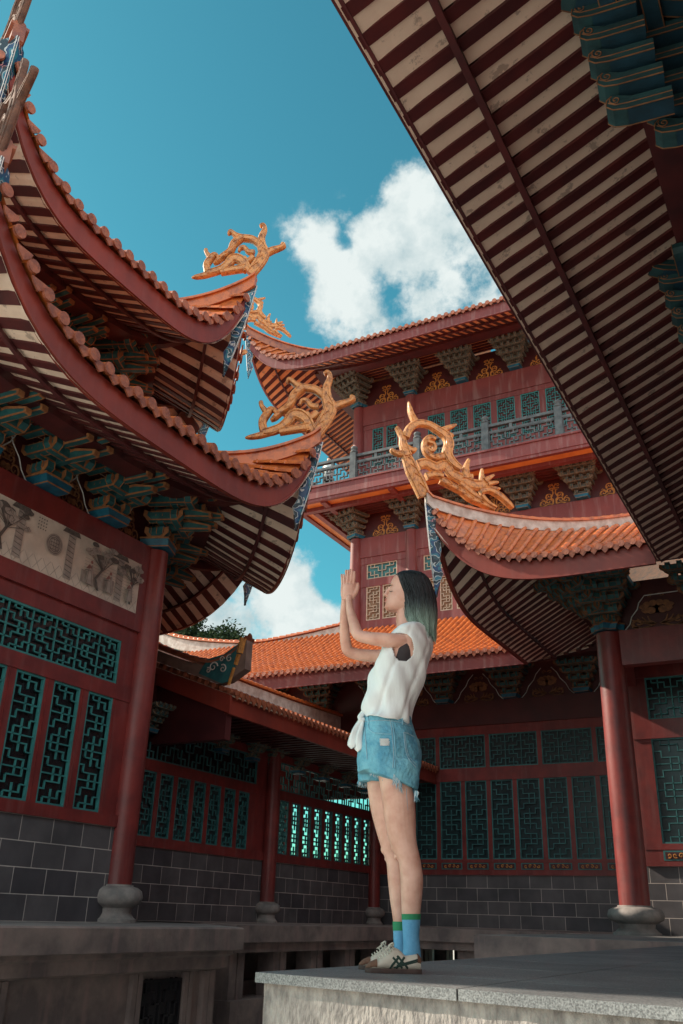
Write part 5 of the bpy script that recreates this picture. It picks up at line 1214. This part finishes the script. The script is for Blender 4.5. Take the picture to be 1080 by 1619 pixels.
# arms
limb(body, [(643, 1012, -.105, .034), (632, 1013, -.128, .036), (610, 1012, -.142, .035), (580, 1008, -.132, .030), (566, 1003, -.124, .028), (561, 990, -.105, .027), (555, 970, -.065, .022), (552, 953, -.032, .0175), (552, 946, -.024, .018)])
limb(body, [(640, 1022, .125, .040), (610, 1036, .145, .034), (575, 1036, .140, .031), (552, 1030, .128, .029), (547, 1018, .115, .028), (545, 1000, .095, .026), (544, 975, .055, .021), (544.5, 955, .032, .0175), (545.5, 946, .026, .017)])
def hand(off, dx, sg):
    """palm, four unequal fingers and a thumb; sg = outward side of the palm"""
    secs = [((543 + dx, 948), (560 + dx, 948), .014, off), ((541.5 + dx, 939), (562.5 + dx, 938), .0155, off), ((541.5 + dx, 931), (562.5 + dx, 929), .0145, off), ((542 + dx, 925), (561.5 + dx, 924), .012, off)]
    secloft(body, secs, K=16, sq=.8)
    for (kx, ky, mx, my, tx, ty, r) in ((558.8, 926, 560.3, 914, 560.6, 904.6, .0078), (553.9, 924, 555.8, 911, 556.3, 901.2, .0082), (548.8, 924, 549.8, 911.5, 550.2, 902.4, .0080), (544.2, 926, 543.8, 916, 543.0, 908.8, .0070)):
        pts = [W3(kx + dx, ky + 3, off), W3(mx + dx, my, off + sg * .0035), W3(tx + dx, ty, off + sg * .001)]
        sp = spline([pts[0], pts[0].lerp(pts[1], .5), pts[1], pts[1].lerp(pts[2], .5), pts[2]], 4); n = len(sp); body.tube(sp, [r * (1.0 - .22 * i / (n - 1)) for i in range(n)], seg=10); ell(body, sp[-1], (r * .78, r * .75, r * .95)); ell(body, pts[1], (r * 1.02,) * 3)
    sp = spline([W3(557 + dx, 944, off), W3(562.5 + dx, 937, off + sg * .004), W3(565.8 + dx, 929, off + sg * .004), W3(566 + dx, 923.5, off)], 4); n = len(sp); body.tube(sp, [.0125 * (1 - .4 * i / (n - 1)) for i in range(n)], seg=10); ell(body, sp[-1], (.0078, .0078, .010))
hand(-.016, 0, -1)
hand(.018, -3.0, 1)
bo = body.build('body', person); remesh(bo, .0034, 3)
# face details
fc = MB(); fc.mat('lip'); ell(fc, W3(611.0, 947.9), (.0085, .0150, .0034)); ell(fc, W3(610.6, 950.9), (.0085, .0135, .0038)); fc.build('lips', bo, smooth=True)
for off in (-.031, .031):
    e = MB(); e.mat('lash'); sg = -1 if off < 0 else 1
    e.tube([W3(615.4, 933.6, off * .8), W3(616.2, 934.9, off * 1.1), W3(618.4, 935.2, off * 1.45), W3(621.0, 934.4, off * 1.75)], [.0008, .0016, .0016, .0008], seg=5)
    e.build('eyelashes', bo); e = MB(); e.mat('lash'); e.tube([W3(615.6, 927.6, off * .7), W3(617, 925.4, off * 1.1), W3(621, 925.2, off * 1.8)], [.0010, .0020, .0008], seg=5); e.build('eyebrow', bo)
# shirt
def puff(secs, d, dr_=.008): return [((p[0] - d, p[1]), (q[0] + d, q[1]), rb + dr_, off) for p, q, rb, off in secs]
sh = MB(); sh.mat('shirt')
SH = [((570, 1136), (651, 1152), .150, 0), ((573, 1122), (652, 1132), .148, 0), ((579, 1095), (661, 1100), .146, 0), ((586, 1065), (671, 1068), .150, 0), ((596, 1040), (679, 1040), .156, 0), ((606, 1020), (681, 1018), .160, 0), ((616, 1006), (678, 1003), .158, 0), ((625, 999), (670, 992), .128, 0), ((629, 996), (663, 987), .070, 0)]
rr = secloft(MB(), SH, K=160, sub=16)
import mathutils
rnd = random.Random(2)
out_ = []
NR = len(rr)
for i, row in enumerate(rr):
    t = i / (NR - 1); nr = []
    for k, p in enumerate(row):
        g = 2 * pi * k / 160; c = sum(row, Vector()) / 160; dirv = (p - c)
        # folds: diagonal pulls toward the knot in front, softer toward the shoulders
        fold = (.008 * sin(g * 3 + t * 8 + 1.5 * sin(t * 6)) + .0065 * sin(g * 5 - t * 15 + 1.3 + 1.2 * sin(g * 2)) + .005 * sin(g * 2 + t * 24 + 2 * sin(g)) + .003 * sin(g * 9 - t * 30 + 2 * sin(t * 7))) * (1 - t) ** .45
        fold -= .010 * max(0, sin(g * 6 - (1 - t) * 4)) ** 6 * (1 - t)
        p = p + dirv.normalized() * fold
        if i == 0: p = p + UP * (.006 * sin(g * 5) + .02 * max(0, -cos(g)) * 0)
        # armhole dip on both sides
        nr.append(p)
    out_.append(nr)
# open armholes: cut by an outline on each flank
def pix(v): v = v - CAMP; zc = v.dot(fwd); return PW / 2 + FPX * v.dot(camR) / zc, PH / 2 - FPX * v.dot(camU) / zc
def inside(px, py, pg):
    c = False; j = len(pg) - 1
    for i in range(len(pg)):
        if (pg[i][1] > py) != (pg[j][1] > py) and px < (pg[j][0] - pg[i][0]) * (py - pg[i][1]) / (pg[j][1] - pg[i][1]) + pg[i][0]: c = not c
        j = i
    return c
ANEAR = [(q.x, q.y) for q in spline([(632, 1001, 0), (643, 1003, 0), (651, 1011, 0), (654, 1024, 0), (652, 1036, 0), (646, 1043, 0), (637, 1045, 0), (629, 1042, 0), (623, 1032, 0), (619, 1018, 0), (621, 1006, 0), (626, 1001, 0)], 6)]
AFAR = [(x - 14, y + 4) for x, y in ANEAR]
KK = 160; vs = [p for r in out_ for p in r]; fs = []
for i in range(NR - 1):
    for k in range(KK):
        g = 2 * pi * (k + .5) / KK; ctr = (out_[i][k] + out_[i + 1][(k + 1) % KK]) / 2; px, py = pix(ctr)
        if (sin(g) < -.3 and inside(px, py, ANEAR)) or (sin(g) > .3 and inside(px, py, AFAR)): continue
        fs.append((i * KK + k, i * KK + (k + 1) % KK, (i + 1) * KK + (k + 1) % KK, (i + 1) * KK + k))
sh.add(vs, fs)
so = sh.build('shirt', person, smooth=True)
md = so.modifiers.new('smooth', 'SMOOTH'); md.iterations = 3
md = so.modifiers.new('thick', 'SOLIDIFY'); md.thickness = .0035; md.offset = 1
kn = MB(); kn.mat('shirt')
def knotstrip(pts, w):
    P = spline([W3(x, y, o) for x, y, o in pts], 5); n = len(P); rr = []
    for i, p in enumerate(P):
        q = i / (n - 1); ww = w * (.35 + 1.1 * q) * (1 if q < .85 else max(.05, (1 - q) / .15)); f = .008 * sin(q * 9)
        rr.append([p + F3 * (ww * .5 * a) + D3 * (f * a + .006 * b) for a, b in ((-1, 0), (-.4, 1), (.4, 1), (1, 0), (.4, -1), (-.4, -1))])
    kn.grid(rr, closed=True)
knotstrip([(572, 1134, -.06), (566, 1146, -.075), (560, 1165, -.080), (556, 1184, -.080)], .042)
knotstrip([(574, 1135, -.07), (571, 1150, -.085), (568, 1172, -.088), (566, 1189, -.086)], .034)
kn.tube(spline([W3(578, 1128, -.04), W3(572, 1131, -.065), W3(570, 1138, -.075), W3(576, 1138, -.07)], 4), .012, seg=8)
ko = kn.build('shirt_knot', so, smooth=True)
un = MB(); un.mat('undertop'); secloft(un, [((596, 1070), (660, 1073), .130, 0), ((604, 1050), (666, 1052), .138, 0), ((611, 1034), (668, 1035), .146, 0), ((614, 1026), (664, 1022), .146, 0)], K=40)
un.build('under_top', person, smooth=True)
# shorts
dn = MB(); dn.mat('denim')
secloft(dn, [((574, 1131), (650, 1134), .126, 0), ((571, 1150), (655, 1153), .146, 0), ((566, 1175), (664, 1178), .162, 0), ((564, 1200), (667, 1205), .165, 0), ((566, 1222), (662, 1228), .158, 0)], K=40)
NH = [((574, 1195), (664, 1205), .092, -.078), ((580, 1212), (664, 1226), .094, -.080), ((583, 1222), (661, 1250), .095, -.080)]
FH = [((566, 1195), (650, 1205), .088, .078), ((566, 1218), (648, 1222), .088, .078), ((566, 1236), (640, 1242), .090, .078)]
secloft(dn, NH, K=32); secloft(dn, FH, K=32)
do = dn.build('shorts', person); remesh(do, .005, 5)
dt = bpy.data.textures.new('denim_folds', 'CLOUDS'); dt.noise_scale = .05; md = do.modifiers.new('folds', 'DISPLACE'); md.texture = dt; md.strength = .012; md.mid_level = .5
def on(px, py, off, m, r, mb, seg=4): mb.mat(m); mb.tube(spline([W3(x, y, o) for (x, y, o) in zip(px, py, off)], 5), r, seg=seg)
# surface helper: nearest point on the near flank of the shorts at a pixel
from mathutils.bvhtree import BVHTree
dg = bpy.context.evaluated_depsgraph_get()
def bvh_of(o): 
    dgx = bpy.context.evaluated_depsgraph_get(); e = o.evaluated_get(dgx); me = e.to_mesh(); b = BVHTree.FromPolygons([o.matrix_world @ v.co + (parent_world(o.parent) if o.matrix_world.translation.length < 1e-6 and o.parent else Vector()) for v in me.vertices], [tuple(p.vertices) for p in me.polygons]); e.to_mesh_clear(); return b
BV = bvh_of(do)
def surf(x, y, lift=.002, bv=None):
    d = ray(x, y).normalized(); h = (bv or BV).ray_cast(CAMP, d)
    return (h[0] + h[1] * lift) if h[0] is not None else W3(x, y, -.16)
def sline(pts, m, r, mb, sub=5, lift=.002, bv=None):
    fl = spline([Vector((x, y, 0)) for x, y in pts], sub); mb.mat(m); mb.tube([surf(p.x, p.y, lift, bv) for p in fl], r, seg=4)
st = MB()
sline([(616, 1134), (620, 1160), (622, 1190), (621, 1214)], 'stitch', .0016, st)
sline([(619, 1134), (623, 1160), (625, 1190), (624, 1214)], 'denim_pale', .0022, st)
sline([(585, 1136), (583, 1150), (590, 1158), (604, 1160), (619, 1161)], 'denim_pale', .003, st)
sline([(638, 1158), (645, 1160), (656, 1166)], 'stitch', .0018, st); sline([(638, 1158), (641, 1186), (646, 1200), (657, 1213)], 'stitch', .0018, st); sline([(640, 1160), (643, 1185), (648, 1198), (658, 1209)], 'stitch', .0012, st)
sline([(575, 1141), (600, 1139), (625, 1141), (650, 1148)], 'stitch', .0016, st); sline([(575, 1133), (600, 1131), (625, 1132), (649, 1138)], 'denim_pale', .0022, st)
sline([(577, 1150), (579, 1175), (581, 1200)], 'stitch', .0014, st)
for x in (582, 635): sline([(x, 1132), (x + 1, 1146)], 'denim_pale', .0045, st)
st.build('stitching', do)
pa = MB(); pa.mat('white'); rnd = random.Random(4)
for i in range(18):
    y = 1168 + i * .62; a = 601 + rnd.uniform(-1, 1); b = 615.5 + rnd.uniform(-1.5, 1.5); sline([(a, y), ((a + b) / 2, y + .3), (b, y)], 'white', .0010, pa, lift=.0025)
pa.build('ripped_patch', do)
fr_ = MB(); fr_.mat('denim_pale')
def fringe(pts, n, ln, off):
    fl = spline([Vector((x, y, 0)) for x, y in pts], 8)
    for i in range(n):
        q = rnd.random() * (len(fl) - 1); a = fl[int(q)].lerp(fl[min(int(q) + 1, len(fl) - 1)], q % 1); p = surf(a.x, a.y - 1.5, .001); l = ln * rnd.uniform(.4, 1.2)
        fr_.mat('denim_pale' if i % 3 else 'white'); fr_.tube([p, p - UP * l * .5 + F3 * rnd.uniform(-.006, .006), p - UP * l + F3 * rnd.uniform(-.010, .010) - D3 * rnd.uniform(0, .006)], [.0017, .0012, .0005], seg=4)
fringe([(622, 1225), (634, 1238), (648, 1249), (660, 1252)], 170, .042, 0); fringe([(584, 1223), (600, 1229), (622, 1236)], 50, .012, 0); fringe([(566, 1236), (574, 1239), (584, 1240)], 60, .022, 0)
for q in range(5): p = surf(655 - q * 3, 1247); fr_.tube([p, p - UP * .03, p - UP * (.06 + .008 * q) - F3 * .006], [.001, .0009, .0004], seg=4)
fr_.build('frayed_hem', do)
# socks and shoes
for (LG, secs, band) in ((0, [((635.2, 1445), (665.2, 1445), .041, -.068), ((636, 1460), (664.5, 1460), .038, -.067), ((637, 1480), (663, 1480), .034, -.066), ((637.5, 1500), (665, 1502), .034, -.066), ((636, 1512), (666, 1514), .036, -.066)], 2), (1, [((621, 1457), (644.5, 1457), .034, .058), ((622, 1480), (644, 1480), .031, .056), ((623, 1505), (645, 1507), .031, .056)], 1)):
    mb = MB(); rr = secloft(mb, secs, K=28, capt=True, capb=True); mb.mats = []; mb.f = []; mb.m = []; mb.v = []; mb.w = []
    nb = 3
    mb.mat('sockgreen'); mb.grid([[p + (p - sum(r, Vector()) / len(r)) * .03 for p in r] for r in rr[:nb]], closed=True); mb.mat('sock'); mb.grid(rr[nb - 1:], closed=True); mb.build('sock', person, smooth=True)
def shoe(h, t, name='shoe'):
    t = Vector((t.x, t.y, SZ)); h = Vector((h.x, h.y, SZ)); X = (t - h).normalized(); Ln = (t - h).length; Yv = Vector((-X.y, X.x, 0))
    def prof(q):  # width half, height, centre
        w = np.interp(q, [0, .08, .25, .5, .75, .92, 1], [.022, .031, .033, .036, .042, .034, .012])
        hh = np.interp(q, [0, .05, .15, .28, .40, .50, .62, .78, .92, 1], [.060, .074, .070, .066, .090, .098, .074, .050, .038, .022]); return w, hh
    mb = MB(); mb.mat('shoe'); rr = []
    for i in range(29):
        q = i / 28; w, hh = prof(q); c = h + X * (Ln * (.015 + .97 * q)); row = []
        for k in range(20):
            g = 2 * pi * k / 20; a = cos(g); b = sin(g); zz = .012 + (hh - .012) * (.5 + .5 * b); ww = w * abs(a) ** .7 * math.copysign(1, a) * (1.0 - .42 * max(0, (zz - .03) / .07)); row.append(c + Yv * ww + UP * zz)
        rr.append(row)
    mb.grid(rr, closed=True); mb.add(rr[0], [tuple(range(20))]); mb.add(rr[-1], [tuple(range(20))[::-1]]); so_ = mb.build(name, person, smooth=True)
    s = MB(); s.mat('shoesole'); rr = []
    for z, e in ((.0005, 0), (.014, .003), (.018, .002)):
        ring = []
        for i in range(24): q = (1 - cos(pi * i / 23)) / 2; w, hh = prof(q); ring.append((q, w + e + .001))
        pts = [h + X * (Ln * q) + Yv * w + UP * z for q, w in ring] + [h + X * (Ln * q) - Yv * w + UP * z for q, w in ring[::-1]]; rr.append(pts)
    s.grid(rr, closed=True); n = len(rr[0]); s.add(rr[0], [tuple(range(n))]); s.add(rr[-1], [tuple(range(n))[::-1]]); s.build('sole', so_, smooth=True, autos=40)
    cap = MB(); cap.mat('shoebrown'); rr = []
    for i in range(9):
        q = .80 + .2 * i / 8; w, hh = prof(q); c = h + X * (Ln * (.015 + .975 * q)); rr.append([c + Yv * ((w + .002) * abs(cos(g)) ** .7 * math.copysign(1, cos(g)) * (1 - .42 * max(0, (.012 + (hh - .012) * (.5 + .5 * sin(g)) - .03) / .07))) + UP * (.014 + (hh - .011) * (.5 + .5 * sin(g))) for g in [2 * pi * k / 20 for k in range(20)]])
    cap.grid(rr, closed=True); cap.add(rr[-1], [tuple(range(20))[::-1]]); cap.build('toe_cap', so_, smooth=True)
    hc = MB(); hc.mat('shoebrown'); rr = []
    for i in range(5):
        q = 0 + .07 * i / 4; w, hh = prof(q); c = h + X * (Ln * (.010 + .97 * q)); rr.append([c + Yv * ((w + .002) * cos(g)) + UP * (.03 + (hh - .028) * (.5 + .5 * sin(g))) for g in [2 * pi * k / 16 for k in range(16)]])
    hc.grid(rr, closed=True); hc.add(rr[0], [tuple(range(16))]); hc.build('heel_tab', so_, smooth=True)
    for sg in (-1, 1):
        sm = MB(); sm.mat('stripe')
        def sp_(q, z): w, hh = prof(q); b = (z - .012) / (hh - .012) * 2 - 1; a = sqrt(max(0, 1 - b * b)); return h + X * (Ln * (.015 + .97 * q)) + Yv * (sg * (w * a ** .7 * (1 - .42 * max(0, (z - .03) / .07)) + .0012)) + UP * z
        def band(a, b, wd):
            P = [sp_(a[0] + (b[0] - a[0]) * i / 10, a[1] + (b[1] - a[1]) * i / 10) for i in range(11)]
            d = (P[-1] - P[0]).normalized(); nn = d.cross(Yv).normalized(); sm.grid([[p + nn * wd, p + Yv * sg * .0012, p - nn * wd] for p in P])
        band((.46, .018), (.30, .062), .0045); band((.58, .018), (.40, .064), .0045); band((.02, .056), (.45, .030), .0032); band((.04, .048), (.50, .022), .0030); band((.52, .060), (.34, .020), .0042); band((.44, .066), (.24, .020), .0042)
        sm.build('side_stripes', so_)
    lc = MB(); lc.mat('lace')
    for i in range(6):
        q = .50 + .045 * i; w, hh = prof(q); c = h + X * (Ln * q) + UP * (hh + .001); lc.tube([c - Yv * w * .62 - UP * .010, c + X * .006 + UP * .002, c + Yv * w * .62 - UP * .008], .0026, seg=6)
    w, hh = prof(.48); c = h + X * (Ln * .50) + UP * (hh + .002)
    for sg in (-1, 1):
        lc.tube(spline([c, c + Yv * sg * .016 + UP * .014, c + Yv * sg * .030 + X * .016 + UP * .004, c + Yv * sg * .012 + X * .012]), .0022, seg=6); lc.tube(spline([c, c + Yv * sg * .018 + X * .012, c + Yv * sg * .030 + X * .035 - UP * .016]), .0022, seg=6)
    lc.build('laces', so_, smooth=True)
shoe(heel, toe)
fh_ = ftoe - (toe - heel); fd = (ftoe - fh_); shoe(ftoe - fd, ftoe)
# hair
HS = [((646, 906.5), (656, 906.5), .016), ((634, 907.8), (662, 907.5), .050), ((627.5, 910), (669, 909.5), .070), ((624.5, 916), (677, 916), .086), ((627, 929), (683, 929), .094), ((633, 944), (687.8, 944), .096), ((636, 959), (689.7, 959), .096), ((638, 974), (690, 974), .093), ((640, 986), (689.5, 988), .088), ((655, 996), (688.5, 998), .078), ((668, 1006), (688, 1008), .058)]
core = MB(); core.mat('hair'); tmp = MB(); rr = secloft(tmp, [(a, b, r, 0) for a, b, r in HS], K=72, sub=5)
rn = random.Random(9); rr2 = []
ph = [rn.uniform(0, 6.28) for _ in range(6)]
for i, row in enumerate(rr):
    c = sum(row, Vector()) / len(row); nr = []
    for k, p in enumerate(row):
        g = 2 * pi * k / 72; d = (p - c); r_ = 1 + min(1, i / 12) * (.018 * sin(g * 17 + ph[0] + i * .03) + .014 * sin(g * 29 + ph[1] - i * .05) + .012 * sin(g * 9 + ph[2]))
        nr.append(c + d * r_ * .97)
    rr2.append(nr)
core.grid(rr2, closed=True); core.add(rr2[0], [tuple(range(72))[::-1]]); core.add(rr2[-1], [tuple(range(72))])
# strands lying over the shell, uneven at the hem, some standing free
for q in range(900):
    k = rn.randrange(72); i0 = rn.choice((1, 1, 2, 3, 4, 6, 10)); i1 = len(rr) - 1 - (rn.randrange(5) if rn.random() < .72 else rn.randrange(26)); pts = []
    if i1 <= i0 + 6: continue
    dk = rn.gauss(0, .10); lift = rn.gauss(1.005, .022); wob = rn.uniform(-.03, .03); fr0 = rn.random()
    for i in range(i0, i1, 3):
        kf = (k + dk * (i - i0) + 1.2 * sin(i * .15 + fr0 * 6)) % 72; a = rr[i][int(kf) % 72].lerp(rr[i][(int(kf) + 1) % 72], kf % 1); c = sum(rr[i], Vector()) / 72; pts.append(c + (a - c) * (lift + wob * (i / len(rr))))
    last = pts[-1]; out2 = (last - sum(rr[i1], Vector()) / 72); out2.z = 0; out2 = out2.normalized() if out2.length > 0 else F3
    e = rn.uniform(.004, .05) if i1 > len(rr) - 8 else rn.uniform(0, .02)
    pts.append(last - UP * e * .6 + out2 * rn.uniform(-.003, .005)); pts.append(last - UP * e + out2 * rn.uniform(-.006, .011) + F3 * rn.uniform(-.004, .004))
    n = len(pts); r = rn.uniform(.0008, .0024); core.tube(pts, [r * (.5 if j == 0 else (.15 if j == n - 1 else (.6 if j == n - 2 else 1))) for j in range(n)], seg=4, cap=False)
for q in range(110):   # flyaways and loose locks by the face
    face = q % 3 == 0; k = rn.choice((68, 70, 71, 0, 1, 3)) if face else rn.randrange(72); k = (k + (0 if not face else rn.choice((0, -14, 14)))) % 72
    i0, i1 = rn.choice((2, 6, 12)), rn.choice((30, 38, len(rr) - 2)); lift = rn.uniform(1.01, 1.07); pts = []
    for i in range(i0, i1, 4):
        a = rr[i][k]; c = sum(rr[i], Vector()) / 72; pts.append(c + (a - c) * (lift + .02 * sin(i * .25 + q)) + D3 * rn.uniform(-.002, .002))
    if len(pts) > 3: n = len(pts); core.tube(pts, [.0009 * (1 if j < n - 2 else .4) for j in range(n)], seg=4, cap=False)
ho = core.build('hair', person, smooth=True)

# ================================================================== small onlooker on the tower balcony
pb = at_y(521, 712, 26.6)
on_ = thing('person', (pb.x, pb.y, 14.47), 'distant dark-haired onlooker in a white shirt behind the balcony railing of the tower', 'person')
def figure(x, y, z, h, par):
    s = h / 1.7; mb = MB(); mb.mat('skin')
    for sg in (-1, 1):
        mb.tube([(x + sg * .09 * s, y, z + .05), (x + sg * .10 * s, y, z + .48 * s), (x + sg * .09 * s, y, z + .86 * s)], [.05 * s, .06 * s, .085 * s], 10)
        mb.tube([(x + sg * .19 * s, y, z + 1.38 * s), (x + sg * .25 * s, y - .05, z + 1.1 * s), (x + sg * .15 * s, y - .30 * s, z + 1.05 * s)], [.05 * s, .04 * s, .03 * s], 8)
        mb.tube([(x + sg * .09 * s, y + .05, z + .03), (x + sg * .1 * s, y - .2 * s, z + .03)], [.045 * s, .035 * s], 8)
    mb.tube([(x, y, z + .8 * s), (x, y, z + 1.05 * s), (x, y, z + 1.3 * s), (x, y, z + 1.42 * s), (x, y, z + 1.5 * s)], [.15 * s, .13 * s, .17 * s, .10 * s, .05 * s], 12)
    ell(mb, (x, y, z + 1.59 * s), (.078 * s, .09 * s, .11 * s)); ell(mb, (x, y - .09 * s, z + 1.58 * s), (.012, .015, .015))
    b = mb.build('body', par); remesh(b, .015, 3)
    t = MB(); t.mat('shirt'); t.tube([(x, y, z + .85 * s), (x, y, z + 1.1 * s), (x, y, z + 1.32 * s), (x, y, z + 1.44 * s)], [.17 * s, .16 * s, .19 * s, .10 * s], 14); t.build('shirt', par, smooth=True)
    t = MB(); t.mat('undertop'); t.tube([(x, y, z + .88 * s), (x, y, z + .7 * s)], [.165 * s, .17 * s], 12)
    for sg in (-1, 1): t.tube([(x + sg * .09 * s, y, z + .8 * s), (x + sg * .1 * s, y, z + .1)], [.1 * s, .07 * s], 10)
    t.build('trousers', par, smooth=True)
    t = MB(); t.mat('lash'); ell(t, (x, y + .02 * s, z + 1.63 * s), (.09 * s, .095 * s, .10 * s)); t.build('hair', par, smooth=True)
figure(pb.x, pb.y, 14.47, 1.72, on_)
